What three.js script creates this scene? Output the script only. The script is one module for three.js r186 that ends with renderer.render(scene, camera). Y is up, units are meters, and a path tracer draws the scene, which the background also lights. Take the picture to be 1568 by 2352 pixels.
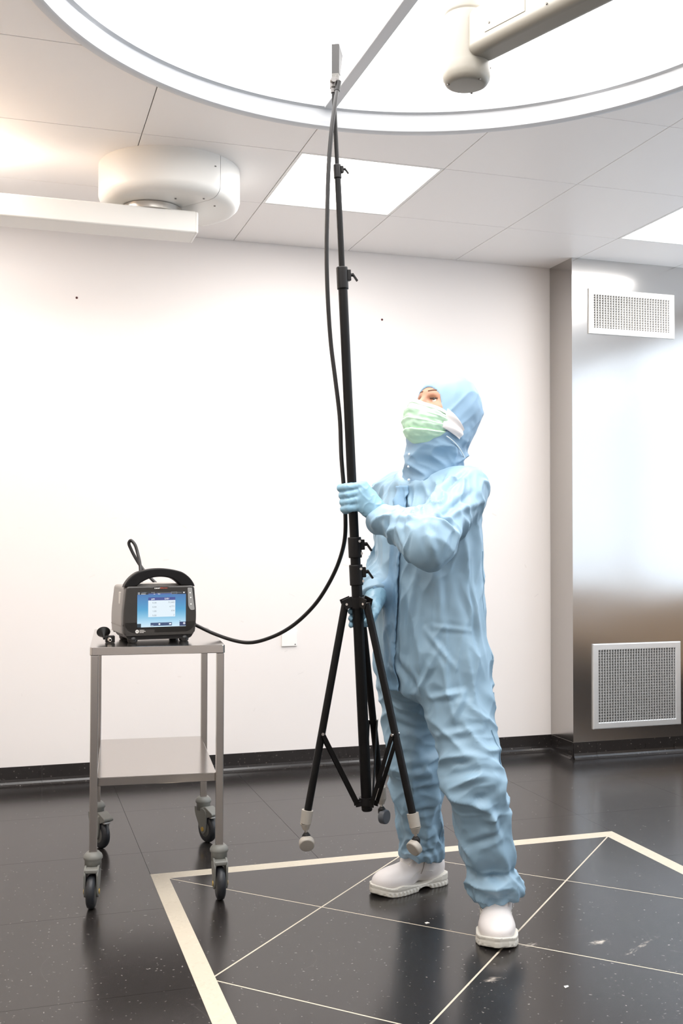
import * as THREE from 'three';
import { RoundedBoxGeometry } from 'three/addons/geometries/RoundedBoxGeometry.js';
import { mergeGeometries, mergeVertices, toCreasedNormals } from 'three/addons/utils/BufferGeometryUtils.js';
import { RectAreaLightUniformsLib } from 'three/addons/lights/RectAreaLightUniformsLib.js';
import { Brush, Evaluator, SUBTRACTION } from 'three-bvh-csg';
import { createNoise3D } from 'simplex-noise';

// ------------------------------------------------------------------ camera, sky, lights, exposure
const scene = new THREE.Scene();
const R = Math.PI / 180;
const camera = new THREE.PerspectiveCamera(2 * Math.atan(1176 / 2410.23) / R, 1568 / 2352, 0.05, 60);
camera.position.set(0, 1.16, 0);
{
  const yaw = 17.481 * R, pitch = 1.4073 * R, roll = 0.115 * R;
  const fw = new THREE.Vector3(Math.sin(yaw) * Math.cos(pitch), Math.sin(pitch), -Math.cos(yaw) * Math.cos(pitch));
  const rt = new THREE.Vector3(Math.cos(yaw), 0, Math.sin(yaw)), up = new THREE.Vector3().crossVectors(rt, fw);
  camera.up.copy(up.multiplyScalar(Math.cos(roll)).addScaledVector(rt, -Math.sin(roll)));
  camera.lookAt(camera.position.clone().add(fw));
}
const SKY = 1.85;                                   // daylight behind the window of the right wall
scene.background = new THREE.Color().setRGB(0.74 * SKY, 0.86 * SKY, 1.0 * SKY);
RectAreaLightUniformsLib.init();
const renderer = new THREE.WebGLRenderer({ antialias: true });
renderer.toneMapping = THREE.LinearToneMapping;
renderer.toneMappingExposure = 1.62;
renderer.shadowMap.enabled = true;
const PANEL_GLOW = 2.0, PANEL_LIGHT = 9.0, CANOPY_LIGHT = 3.0;         // what the eye sees of a luminous panel, and what it gives
const rectLight = (name, w, h, x, y, z, power, color = 0xfffdfc) => {
  const l = new THREE.RectAreaLight(color, power, w, h);
  l.name = name; l.position.set(x, y, z); l.lookAt(x, y - 1, z); scene.add(l);
  return l;
};

// ------------------------------------------------------------------ helpers
let seed = 7;
const rnd = () => { seed = (seed + 0x6d2b79f5) | 0; let t = Math.imul(seed ^ (seed >>> 15), 1 | seed); t = (t + Math.imul(t ^ (t >>> 7), 61 | t)) ^ t; return ((t ^ (t >>> 14)) >>> 0) / 4294967296; };
const noise = createNoise3D(rnd);
const V = (x, y, z) => new THREE.Vector3(x, y, z);
const taken = {};
const numbered = (n) => { const k = taken[n] = (taken[n] ?? -1) + 1; return k ? n + '_' + String(k).padStart(3, '0') : n; };
const shade = (o) => { o.traverse((c) => { if (c.isMesh) { c.castShadow = true; c.receiveShadow = true; } }); return o; };
function thing(name, label, category, pos = [0, 0, 0], turn = 0, group) {
  const o = new THREE.Group(); o.name = numbered(name); o.position.set(...pos); o.rotation.y = turn;
  o.userData = { label, category }; if (group) o.userData.group = group; scene.add(o); return o;
}
function structure(name) { const o = new THREE.Group(); o.name = name; o.userData = { kind: 'structure' }; scene.add(o); return o; }
function part(parent, name, geo, mat, label) {
  const m = new THREE.Mesh(geo, mat); m.name = name; m.castShadow = m.receiveShadow = true;
  if (label) m.userData.label = label;
  parent.add(m); return m;
}
const lay = (g, x = 0, y = 0, z = 0, rx = 0, ry = 0, rz = 0) => { if (rx) g.rotateX(rx); if (ry) g.rotateY(ry); if (rz) g.rotateZ(rz); return g.translate(x, y, z); };
const box = (w, h, d, x = 0, y = 0, z = 0) => lay(new THREE.BoxGeometry(w, h, d), x, y, z);
const rbox = (w, h, d, r, x = 0, y = 0, z = 0, s = 3) => lay(new RoundedBoxGeometry(w, h, d, s, r), x, y, z);
const cyl = (r1, r2, h, x = 0, y = 0, z = 0, n = 28) => lay(new THREE.CylinderGeometry(r1, r2, h, n), x, y, z);
const lathe = (pts, n = 48) => new THREE.LatheGeometry(pts.map(([x, y]) => new THREE.Vector2(x, y)), n);
const ball = (r, x = 0, y = 0, z = 0) => lay(new THREE.SphereGeometry(r, 24, 16), x, y, z);
const merge = (...g) => mergeGeometries(g.map((q) => { q = q.index ? q.toNonIndexed() : q; for (const k of Object.keys(q.attributes)) if (!['position', 'normal', 'uv'].includes(k)) q.deleteAttribute(k); return q; }));
function rod(a, b, r, r2 = r, n = 20) {            // a straight round bar from a to b
  a = V(...a); b = V(...b);
  const g = new THREE.CylinderGeometry(r2, r, a.distanceTo(b), n);
  g.applyQuaternion(new THREE.Quaternion().setFromUnitVectors(V(0, 1, 0), b.clone().sub(a).normalize()));
  return g.translate((a.x + b.x) / 2, (a.y + b.y) / 2, (a.z + b.z) / 2);
}
function flat(a, b, w, t, side) {                  // a straight flat bar from a to b, w wide along side, t thick
  a = V(...a); b = V(...b);
  const y = b.clone().sub(a), L = y.length(); y.normalize();
  const x = V(...side).addScaledVector(y, -V(...side).dot(y)).normalize(), z = new THREE.Vector3().crossVectors(x, y);
  const g = new RoundedBoxGeometry(w, L, t, 2, Math.min(w, t) * 0.3);
  g.applyMatrix4(new THREE.Matrix4().makeBasis(x, y, z));
  return g.translate((a.x + b.x) / 2, (a.y + b.y) / 2, (a.z + b.z) / 2);
}
const tube = (pts, r, n = 120, rad = 12) => new THREE.TubeGeometry(new THREE.CatmullRomCurve3(pts.map((p) => V(...p))), n, r, rad);
const shapeOf = (pts) => { const s = new THREE.Shape(); pts.forEach(([x, y], i) => (i ? s.lineTo(x, y) : s.moveTo(x, y))); s.closePath(); return s; };
function roundedPoly(pts, rad) {                   // a closed outline with rounded corners
  const s = new THREE.Shape(), n = pts.length;
  for (let i = 0; i < n; i++) {
    const p = pts[i], a = pts[(i + n - 1) % n], b = pts[(i + 1) % n], r = Array.isArray(rad) ? rad[i] : rad;
    const la = Math.hypot(a[0] - p[0], a[1] - p[1]), lb = Math.hypot(b[0] - p[0], b[1] - p[1]);
    const A = [p[0] + (a[0] - p[0]) * r / la, p[1] + (a[1] - p[1]) * r / la], B = [p[0] + (b[0] - p[0]) * r / lb, p[1] + (b[1] - p[1]) * r / lb];
    if (i) s.lineTo(...A); else s.moveTo(...A);
    s.quadraticCurveTo(...p, ...B);
  }
  s.closePath(); return s;
}
const extrude = (shape, depth, bevel = 0, seg = 3, curve = 12) => new THREE.ExtrudeGeometry(shape, { depth, bevelEnabled: bevel > 0, bevelSize: bevel, bevelThickness: bevel, bevelSegments: seg, curveSegments: curve });
function canvasTexture(w, h, draw, srgb = true) {
  const c = document.createElement('canvas'); c.width = w; c.height = h; draw(c.getContext('2d'), w, h);
  const t = new THREE.CanvasTexture(c); if (srgb) t.colorSpace = THREE.SRGBColorSpace;
  t.wrapS = t.wrapT = THREE.RepeatWrapping; t.magFilter = THREE.LinearFilter; return t;
}
function heightTexture(n, f) {                     // smooth heights in floats, tiling
  const d = new Float32Array(n * n * 4);
  for (let j = 0; j < n; j++) for (let i = 0; i < n; i++) { const v = f(i / n, j / n), k = (j * n + i) * 4; d[k] = d[k + 1] = d[k + 2] = v; d[k + 3] = 1; }
  const t = new THREE.DataTexture(d, n, n, THREE.RGBAFormat, THREE.FloatType); t.wrapS = t.wrapT = THREE.RepeatWrapping; t.magFilter = t.minFilter = THREE.LinearFilter; t.needsUpdate = true; return t;
}
function boxUV(g, s = 1) {                         // uv in metres from the face's own plane
  g = g.index ? g.toNonIndexed() : g; const p = g.attributes.position, n = g.attributes.normal, uv = new Float32Array(p.count * 2);
  for (let i = 0; i < p.count; i++) {
    const ax = Math.abs(n.getX(i)), ay = Math.abs(n.getY(i)), az = Math.abs(n.getZ(i));
    const [u, v] = ay >= ax && ay >= az ? [p.getX(i), p.getZ(i)] : ax > az ? [p.getZ(i), p.getY(i)] : [p.getX(i), p.getY(i)];
    uv[2 * i] = u / s; uv[2 * i + 1] = v / s;
  }
  g.setAttribute('uv', new THREE.BufferAttribute(uv, 2)); return g;
}
const std = (o) => new THREE.MeshStandardMaterial(o), phys = (o) => new THREE.MeshPhysicalMaterial(o);

// ------------------------------------------------------------------ materials
const FLOOR_UV = 3.7;
const floorMap = canvasTexture(2048, 2048, (c, W, H) => {
  c.fillStyle = '#262322'; c.fillRect(0, 0, W, H);
  for (let i = 0; i < 9000; i++) { const v = 20 + rnd() * 24; c.fillStyle = `rgba(${v + 3},${v},${v - 1},0.30)`; c.beginPath(); c.ellipse(rnd() * W, rnd() * H, 2 + rnd() * 9, 1 + rnd() * 3, rnd() * 6, 0, 7); c.fill(); }
  for (let i = 0; i < 15000; i++) { const v = 95 + rnd() * 120; c.fillStyle = `rgba(${v},${v - 6},${v - 12},${0.15 + rnd() * 0.55})`; c.beginPath(); c.ellipse(rnd() * W, rnd() * H, 0.6 + rnd() * rnd() * 2.6, 0.5 + rnd() * 0.8, rnd() * 6, 0, 7); c.fill(); }
  for (let i = 0; i < 120; i++) { c.strokeStyle = `rgba(150,142,136,${0.06 + rnd() * 0.16})`; c.lineWidth = 0.7 + rnd(); c.beginPath(); const x = rnd() * W, y = rnd() * H, a = rnd() * 6; c.moveTo(x, y); c.quadraticCurveTo(x + Math.cos(a) * 60, y + Math.sin(a) * 60, x + Math.cos(a + 0.4) * 130 * rnd(), y + Math.sin(a + 0.4) * 130); c.stroke(); }
  const at = (x, z) => [((x / FLOOR_UV) % 1 + 1) % 1 * W, (1 - ((z / FLOOR_UV) % 1 + 1) % 1) * H];
  const smear = (x, z, n, rx, rz, ang) => { const [X, Y] = at(x, z); c.save(); c.translate(X, Y); c.rotate(ang); for (let i = 0; i < n; i++) { c.fillStyle = `rgba(196,186,172,${0.06 + rnd() * 0.22})`; c.beginPath(); c.ellipse((rnd() + rnd() - 1) * rx, (rnd() + rnd() - 1) * rz, 1 + rnd() * 8, 0.5 + rnd() * 2, (rnd() - 0.5) * 0.6, 0, 7); c.fill(); } c.restore(); };
  smear(1.62, -2.68, 70, 22, 9, 0.2); smear(1.72, -2.62, 50, 60, 5, 0.5); smear(1.22, -2.54, 50, 16, 8, 0.2); smear(1.42, -2.72, 26, 14, 8, 0.2);
});
const tileMat = phys({ map: floorMap, roughness: 0.27, specularIntensity: 1 });
tileMat.roughnessMap = canvasTexture(1024, 1024, (c, W, H) => {
  c.fillStyle = 'rgb(200,200,200)'; c.fillRect(0, 0, W, H);
  for (let i = 0; i < 2600; i++) { const v = 150 + rnd() * 105; c.fillStyle = `rgba(${v},${v},${v},0.12)`; c.beginPath(); c.ellipse(rnd() * W, rnd() * H, 3 + rnd() * 30, 1 + rnd() * 8, rnd() * 6, 0, 7); c.fill(); }
}, false);
const inlayMat = std({ roughness: 0.42, map: canvasTexture(512, 512, (c, W, H) => {
  c.fillStyle = '#c2b8a6'; c.fillRect(0, 0, W, H);
  for (let i = 0; i < 1500; i++) { const v = 150 + rnd() * 90; c.fillStyle = `rgba(${v},${v - 12},${v - 34},0.14)`; c.beginPath(); c.ellipse(rnd() * W, rnd() * H, 1 + rnd() * 10, 1 + rnd() * 4, rnd() * 6, 0, 7); c.fill(); }
}) });
const groutMat = std({ color: 0x1c1a19, roughness: 0.7 });
const seamMat = std({ color: 0x565049, roughness: 0.6 });
const wallMap = canvasTexture(2048, 1024, (c, W, H) => {
  c.fillStyle = '#ebe5e1'; c.fillRect(0, 0, W, H);
  for (let i = 0; i < 70; i++) { c.strokeStyle = `rgba(170,160,155,${0.05 + rnd() * 0.16})`; c.lineWidth = 0.6 + rnd() * 1.2; const x = rnd() * W, y = H * (0.45 + rnd() * 0.53); c.beginPath(); c.moveTo(x, y); c.lineTo(x + (rnd() - 0.5) * 26, y + (rnd() - 0.5) * 14); c.stroke(); }
});
const wallMat = std({ map: wallMap, roughness: 0.75 });
const ceilMat = phys({ color: 0xf8f4f1, roughness: 0.42 });
const trimWhite = phys({ color: 0xd2d4d7, roughness: 0.4 });
const lacquer = phys({ color: 0xe9e6e0, roughness: 0.38 });
const whitePaint = phys({ color: 0xf2f0ec, roughness: 0.4 });
const cream = phys({ color: 0x9a958a, roughness: 0.38 });
const screwMat = std({ color: 0x6d6a66, roughness: 0.4, metalness: 0.6 });
const wave = heightTexture(256, (u, v) => { const a = 2 * Math.PI; return 0.5 + 0.22 * noise(Math.cos(a * u) * 0.35, Math.sin(a * u) * 0.35, v * 5) * Math.min(1, Math.min(v, 1 - v) * 12) + 0.1 * noise(Math.cos(a * u) * 0.8, Math.sin(a * u) * 0.8, 9 + v * 9) * Math.min(1, Math.min(v, 1 - v) * 12); });
const steelSheet = phys({ color: new THREE.Color().setRGB(0.52, 0.50, 0.48), metalness: 1, roughness: 0.2, bumpMap: wave, bumpScale: 0.003 });
const steel = phys({ color: new THREE.Color().setRGB(0.50, 0.47, 0.445), metalness: 1, roughness: 0.26 });
const steelTop = phys({ color: new THREE.Color().setRGB(0.50, 0.47, 0.445), metalness: 1, roughness: 0.16 });
const aluminium = phys({ color: new THREE.Color().setRGB(0.80, 0.80, 0.79), metalness: 0.6, roughness: 0.38 });
const casterGrey = phys({ color: 0x74746f, roughness: 0.5 });
const tyre = phys({ color: 0x202226, roughness: 0.45 });
const tyreRim = phys({ color: 0x5b5b57, roughness: 0.5 });
const brass = phys({ color: 0xc0a050, roughness: 0.4, metalness: 0.5 });
const blackMetal = phys({ color: 0x050404, roughness: 0.42, specularIntensity: 0.45 });
const blackPlastic = phys({ color: 0x0b0909, roughness: 0.45, specularIntensity: 0.6 });
const rubber = phys({ color: 0x0d0a09, roughness: 0.4 });
const shinySteel = phys({ color: 0xcfcac4, metalness: 1, roughness: 0.25 });
const glowMat = (k) => std({ color: 0xffffff, roughness: 0.8, emissive: 0xfffdfb, emissiveIntensity: k });

// ------------------------------------------------------------------ the room
const CEIL = 2.65, BACK = -5.156, LEFT = -1.75, RIGHT = 4.25, FRONT = 1.25;
const CX = 1.065, CZ = -2.49;                      // centre of the round luminous ceiling
wallMap.repeat.set(1 / 5.4, 1 / 2.7); wave.repeat.set(1 / 1.9, 1 / 2.7);
{ // floor: speckled sheet tiles, a beige band round a square of diagonal tiles
  const floor = structure('floor');
  part(floor, 'floor_slab', boxUV(box(RIGHT - LEFT + 0.4, 0.1, FRONT - BACK + 0.4, (LEFT + RIGHT) / 2, -0.0545, (FRONT + BACK) / 2)), groutMat);
  const clip = (poly, nx, nz, c) => {              // keep nx*x + nz*z <= c
    const out = [];
    for (let i = 0; i < poly.length; i++) {
      const a = poly[i], b = poly[(i + 1) % poly.length], da = nx * a[0] + nz * a[1] - c, db = nx * b[0] + nz * b[1] - c;
      if (da <= 0) out.push(a);
      if (da * db < 0) { const t = da / (da - db); out.push([a[0] + (b[0] - a[0]) * t, a[1] + (b[1] - a[1]) * t]); }
    }
    return out;
  };
  const clipRect = (p, x0, x1, z0, z1) => clip(clip(clip(clip(p, 1, 0, x1), -1, 0, -x0), 0, 1, z1), 0, -1, -z0);
  const area = (p) => Math.abs(p.reduce((s, a, i) => { const b = p[(i + 1) % p.length]; return s + a[0] * b[1] - a[1] * b[0]; }, 0)) / 2;
  const slab = (polys, y0, y1, s) => boxUV(merge(...polys.map((p) => { const g = extrude(shapeOf(p.map(([x, z]) => [x, -z])), y1 - y0); g.rotateX(-Math.PI / 2); return g.translate(0, y0, 0); })), s);
  const X0 = 0.469, X1 = 2.281, Z0 = -3.672, Z1 = Z0 + 1.812, I0 = X0 + 0.0565, I1 = X1 - 0.0565, J0 = Z0 + 0.0615, J1 = Z1 - 0.0565;
  for (let i = -4; i < 7; i++) for (let k = -5; k < 5; k++) {   // tiles square to the room
    const a = X0 + 0.604 * i + 0.0006, b = a + 0.604 - 0.0012, c = -2.723 + 0.604 * k + 0.0006, d = c + 0.604 - 0.0012;
    let p = clipRect([[a, c], [b, c], [b, d], [a, d]], LEFT, RIGHT, BACK, FRONT);
    if (p.length < 3 || area(p) < 1e-4) continue;
    const left = clip(p, 1, 0, X0), right = clip(p, -1, 0, -X1), mid = clip(clip(p, -1, 0, -X0), 1, 0, X1), polys = [left, right, clip(mid, 0, 1, Z0), clip(mid, 0, -1, -Z1)].filter((q) => q.length > 2 && area(q) > 1e-5);
    if (polys.length) part(floor, 'floor_tile', slab(polys, -0.004, 0, FLOOR_UV), tileMat);
  }
  const S = 0.8635, U0 = -2.250, W0 = -4.135;      // x + z and z - x of two joints
  for (let i = -3; i < 5; i++) for (let k = -3; k < 5; k++) {
    const u0 = U0 + S * i + 0.0042, u1 = U0 + S * (i + 1) - 0.0042, w0 = W0 + S * k + 0.0042, w1 = W0 + S * (k + 1) - 0.0042;
    const p = clipRect([[u0, w0], [u1, w0], [u1, w1], [u0, w1]].map(([u, w]) => [(u - w) / 2, (u + w) / 2]), I0, I1, J0, J1);
    if (p.length > 2 && area(p) > 1e-4) part(floor, 'floor_tile', slab([p], -0.004, 0, FLOOR_UV), tileMat);
  }
  part(floor, 'inlay_joint', boxUV(box(I1 - I0, 0.003, J1 - J0, (I0 + I1) / 2, -0.0019, (J0 + J1) / 2)), inlayMat, 'thin beige inlaid joint lines between the diagonal tiles');
  for (const q of [[[X0, Z0], [X1, Z0], [I1, J0], [I0, J0]], [[X0, Z0], [I0, J0], [I0, J1], [X0, Z1]], [[X1, Z0], [X1, Z1], [I1, J1], [I1, J0]], [[X0, Z1], [I0, J1], [I1, J1], [X1, Z1]]])
    part(floor, 'inlay_band', slab([q], -0.004, 0, 0.5), inlayMat, 'beige inlaid band');
}
{ // walls
  const wall = (name, g, m = wallMat) => { const w = structure(name); part(w, 'plaster', boxUV(g), m); return w; };
  wall('wall_back', box(RIGHT - LEFT + 0.24, 2.95, 0.12, (LEFT + RIGHT) / 2, 1.425, BACK - 0.06));
  wall('wall_left', box(0.12, 2.95, FRONT - BACK, LEFT - 0.06, 1.425, (FRONT + BACK) / 2), std({ color: 0xf0e7dd, roughness: 0.75 }));
  wall('wall_front', box(RIGHT - LEFT + 0.24, 2.95, 0.12, (LEFT + RIGHT) / 2, 1.425, FRONT + 0.06));
  const wr = structure('wall_right'), z0 = -4.75, z1 = 0.4, y0 = 0.78, y1 = 2.56, m = (a, b) => (a + b) / 2;
  part(wr, 'plaster', boxUV(merge(box(0.12, y0 + 0.05, FRONT - BACK, RIGHT + 0.06, m(-0.05, y0), m(FRONT, BACK)), box(0.12, 2.9 - y1, FRONT - BACK, RIGHT + 0.06, m(y1, 2.9), m(FRONT, BACK)),
    box(0.12, y1 - y0, z0 - BACK, RIGHT + 0.06, m(y0, y1), m(BACK, z0)), box(0.12, y1 - y0, FRONT - z1, RIGHT + 0.06, m(y0, y1), m(z1, FRONT)))), wallMat);
  part(wr, 'wainscot', box(0.02, y0 - 0.31, FRONT + 4.9, RIGHT - 0.01, m(0.29, y0 - 0.02), m(FRONT, -4.9)), std({ color: 0xb39c82, roughness: 0.6 }), 'beige lower wall covering');
  const br = structure('baseboard_right'); part(br, 'skirting_piece', boxUV(box(0.03, 0.28, FRONT + 4.9, RIGHT - 0.015, 0.14, m(FRONT, -4.9)), FLOOR_UV), tileMat);
  const win = structure('window_1');
  part(win, 'window_frame', merge(box(0.06, 0.05, z1 - z0, RIGHT + 0.05, y0 + 0.025, m(z0, z1)), box(0.06, 0.05, z1 - z0, RIGHT + 0.05, y1 - 0.025, m(z0, z1)), ...[z0 + 0.025, z0 + 1.6, z1 - 1.6, z1 - 0.025].map((z) => box(0.06, y1 - y0, 0.05, RIGHT + 0.05, m(y0, y1), z))), whitePaint);
  const glass = phys({ color: 0xffffff, transmission: 1, thickness: 0, roughness: 0.02, ior: 1.5 });
  for (const [a, b] of [[z0, z0 + 1.6], [z0 + 1.6, z1 - 1.6], [z1 - 1.6, z1]]) part(win, 'pane', box(0.004, y1 - y0 - 0.06, b - a - 0.05, RIGHT + 0.06, m(y0, y1), m(a, b)), glass);
}
{ // coved skirting of the floor's own dark material
  const prof = [[0, 0], [0, 0.088], [0.004, 0.088], [0.0055, 0.03], [0.008, 0.018], [0.013, 0.009], [0.02, 0.003], [0.026, 0.0008], [0.026, 0]];
  const base = structure('baseboard_back'), xs = [LEFT, -0.63, 0.15, 0.76, 1.66, 2.263, 2.826];
  for (let i = 1; i < xs.length; i++) { const g = extrude(shapeOf(prof), xs[i] - xs[i - 1] - 0.0008); g.rotateY(-Math.PI / 2); part(base, 'skirting_piece', boxUV(g.translate(xs[i] - 0.0004, 0, BACK), FLOOR_UV), tileMat); }
}
{ // ceiling: metal panels in a grid, round opening for the canopy
  const ceil = structure('ceiling');
  const s = shapeOf([[LEFT - 0.1, BACK - 0.1], [RIGHT + 0.1, BACK - 0.1], [RIGHT + 0.1, FRONT + 0.1], [LEFT - 0.1, FRONT + 0.1]]);
  const hole = new THREE.Path(); hole.absarc(CX, CZ, 1.125, 0, Math.PI * 2, true); s.holes.push(hole);
  const back = extrude(s, 0.16, 0, 1, 64); back.rotateX(Math.PI / 2); back.translate(0, 0, 0); // shape y becomes z
  back.translate(0, CEIL + 0.022 + 0.16, 0);
  part(ceil, 'ceiling_backing', back, std({ color: 0xa39d97, roughness: 0.7 }));
  const cutter = new Brush(lay(new THREE.CylinderGeometry(1.122, 1.122, 0.2, 160), CX, CEIL, CZ)); cutter.updateMatrixWorld();
  const ev = new Evaluator(); ev.attributes = ['position', 'normal', 'uv']; ev.useGroups = false;
  const lights = [[1, -5], [4, -5], [-2, -5], [4, -2], [-2, -2], [1, 0], [4, 0], [-2, 0]];
  const seen = { '1,-5': 'square luminous panel in the ceiling beside the round canopy', '4,-5': 'luminous ceiling panel above the steel shaft at the right edge' };
  for (let i = -5; i < 7; i++) for (let k = -7; k < 4; k++) {
    const x0 = Math.max(0.4485 + 0.604 * i, LEFT), x1 = Math.min(0.4485 + 0.604 * (i + 1), RIGHT), z0 = Math.max(-1.285 + 0.65 * k - 0.0, BACK), z1 = Math.min(-1.285 + 0.65 * (k + 1), FRONT);
    if (x1 - x0 < 0.02 || z1 - z0 < 0.02) continue;
    const cx = (x0 + x1) / 2, cz = (z0 + z1) / 2, w = x1 - x0 - 0.003, d = z1 - z0 - 0.003;
    if (lights.some(([a, b]) => a === i && b === k)) {
      const label = seen[i + ',' + k] || 'luminous ceiling panel outside the view';
      const t = thing('ceiling_light', label, 'ceiling light', [cx, CEIL, cz], 0, 'square luminous ceiling panels');
      part(t, 'light_frame', merge(box(w, 0.02, 0.012, 0, 0.01, d / 2 - 0.006), box(w, 0.02, 0.012, 0, 0.01, -d / 2 + 0.006), box(0.012, 0.02, d - 0.024, w / 2 - 0.006, 0.01, 0), box(0.012, 0.02, d - 0.024, -w / 2 + 0.006, 0.01, 0)), whitePaint);
      part(t, 'diffuser', box(w - 0.024, 0.012, d - 0.024, 0, 0.01, 0), glowMat(PANEL_GLOW));
      rectLight('panel_light', w - 0.03, d - 0.03, cx, CEIL - 0.001, cz, PANEL_LIGHT);
      continue;
    }
    let g = rbox(w, 0.02, d, 0.0015, cx, CEIL + 0.01, cz, 1);
    const nx = Math.max(Math.abs(x0 - CX), Math.abs(x1 - CX)), nz = Math.max(Math.abs(z0 - CZ), Math.abs(z1 - CZ));
    if (Math.hypot(nx, nz) < 1.122) continue;
    const qx = Math.max(x0 - CX, 0, CX - x1), qz = Math.max(z0 - CZ, 0, CZ - z1);
    if (Math.hypot(qx, qz) < 1.13) { const b = new Brush(g); b.updateMatrixWorld(); g = ev.evaluate(b, cutter, SUBTRACTION).geometry; }
    if (g.attributes.position.count > 3) part(ceil, 'ceiling_panel', g, ceilMat);
  }
}
{ // round luminous canopy
  const t = thing('ceiling_canopy', 'large round luminous ceiling canopy with white stepped rim', 'ceiling light', [CX, CEIL, CZ]);
  const prof = [[1.122, 0.02], [1.145, -0.0005], [1.14, -0.006], [1.118, -0.008], [1.108, -0.004], [1.103, 0.008], [1.100, 0.022], [1.098, 0.052], [1.090, 0.056], [1.082, 0.056], [1.080, 0.075], [1.122, 0.075]];
  const ring = mergeVertices(lathe(prof, 160)); part(t, 'rim', toCreasedNormals(ring, 0.6), trimWhite, 'white stepped rim');
  for (const s of [-1, 1]) {
    const sh = new THREE.Shape(); const a = Math.acos(0.022 / 1.081);
    if (s > 0) sh.absarc(0, 0, 1.081, -a, a, false); else sh.absarc(0, 0, 1.081, Math.PI - a, Math.PI + a, false);
    sh.closePath(); const g = extrude(sh, 0.01, 0, 1, 64); g.rotateX(Math.PI / 2); part(t, 'diffuser', g.translate(0.012, 0.07, 0), glowMat(PANEL_GLOW), 'glowing translucent half disc');
    rectLight('canopy_light', 0.80, 1.42, CX + 0.012 + s * 0.46, CEIL + 0.058, CZ, CANOPY_LIGHT);
  }
  part(t, 'crossbar', rbox(0.042, 0.03, 2.15, 0.003, 0.012, 0.062, 0), trimWhite, 'straight white dividing bar');
  part(t, 'canopy_top', cyl(1.13, 1.13, 0.02, 0, 0.19, 0, 64), seamMat);
}
{ // hub and arm of the central ceiling stand
  const t = thing('surgical_boom', 'cream cylindrical hub with heavy arm hanging below the round canopy', 'boom', [1.088, 0, -2.41]);
  const hub = part(t, 'hub', lathe([[0, 2.302], [0.042, 2.302], [0.052, 2.306], [0.0585, 2.316], [0.0605, 2.33], [0.0605, 2.352], [0.0592, 2.354], [0.0592, 2.47], [0.056, 2.474], [0.056, 2.478], [0.0592, 2.482], [0.0592, 2.53], [0.05, 2.54], [0, 2.54]], 56), cream);
  for (const [a, y] of [[200, 2.446], [204, 2.436], [192, 2.434], [196, 2.375], [235, 2.34], [255, 2.34]]) part(hub, 'screw', lay(cyl(0.0028, 0.0028, 0.003, 0, 0, 0, 10).rotateX(Math.PI / 2), Math.sin(a * R - Math.PI) * 0.0593, y, Math.cos(a * R - Math.PI) * 0.0593), screwMat);
  for (const a of [20, 140, 260]) part(hub, 'screw', cyl(0.003, 0.003, 0.003, Math.sin(a * R) * 0.047, 2.303, Math.cos(a * R) * 0.047, 10), screwMat);
  part(t, 'upper_joint', merge(cyl(0.05, 0.05, 0.1, 0, 2.57, 0, 40), cyl(0.066, 0.062, 0.06, 0, 2.64, 0, 40), cyl(0.075, 0.075, 0.04, 0, 2.69, 0, 40)), cream);
  const arm = new THREE.Group(); arm.name = 'arm'; arm.rotation.y = 20.5 * R; t.add(arm);
  part(arm, 'beam', rbox(0.084, 0.118, 1.9, 0.024, 0, 2.412, 0.985, 5), cream);
  part(arm, 'cover_plate', rbox(0.003, 0.055, 0.13, 0.0014, -0.0418, 2.414, 0.17, 2), cream);
  for (const [y, z] of [[2.445, 0.22], [2.405, 0.12], [2.378, 0.3], [2.378, 0.34]]) part(arm, 'screw', lay(cyl(0.0026, 0.0026, 0.003, 0, 0, 0, 10).rotateZ(Math.PI / 2), -0.0432, y, z), screwMat);
}
{ // supply pendant on the left: round housing at the ceiling and a flat arm under it
  const t = thing('supply_pendant', 'white round ceiling housing with long flat pendant arm', 'ceiling pendant', [0.603, CEIL, -4.245]);
  const r = 0.283, prof = [[0, -0.163], [0.225, -0.163], [0.248, -0.160], [0.265, -0.152], [0.277, -0.14], [r, -0.122], [r, 0]];
  const sect = (a0, a1) => { const g = new THREE.LatheGeometry(prof.map(([x, y]) => new THREE.Vector2(x, y)), 80, a0, a1 - a0); return g; };
  part(t, 'housing', sect(2.4, 0.614 + Math.PI * 2), lacquer);
  part(t, 'access_cover', sect(0.62, 2.394), lacquer, 'removable segment of the round housing');
  for (const [a, rr, y] of [[0.52, 0.2835, -0.05], [0.5, 0.22, -0.164], [0.95, 0.2, -0.164], [0.0, 0.16, -0.164]]) part(t, 'screw', lay(cyl(0.004, 0.004, 0.003, 0, 0, 0, 12), Math.sin(a) * rr, y, Math.cos(a) * rr, rr > 0.28 ? 0 : 0), screwMat);
  part(t, 'swivel', cyl(0.12, 0.12, 0.024, -0.07, -0.178, 0.0, 40), shinySteel);
  const end = extrude(roundedPoly([[-0.05, -0.088], [0.1, -0.088], [0.105, -0.083], [0.105, 0], [-0.05, 0]], [0.012, 0.003, 0.003, 0.006, 0.006]), 1.5, 0);
  end.rotateY(-Math.PI / 2);                       // the arm runs to -x
  part(t, 'pendant_arm', end.translate(0.088, -0.188, 0.0), lacquer);
  part(t, 'end_cap', rbox(0.014, 0.086, 0.152, 0.006, 0.093, -0.188 - 0.044, 0.0275, 2), lacquer);
}
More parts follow.
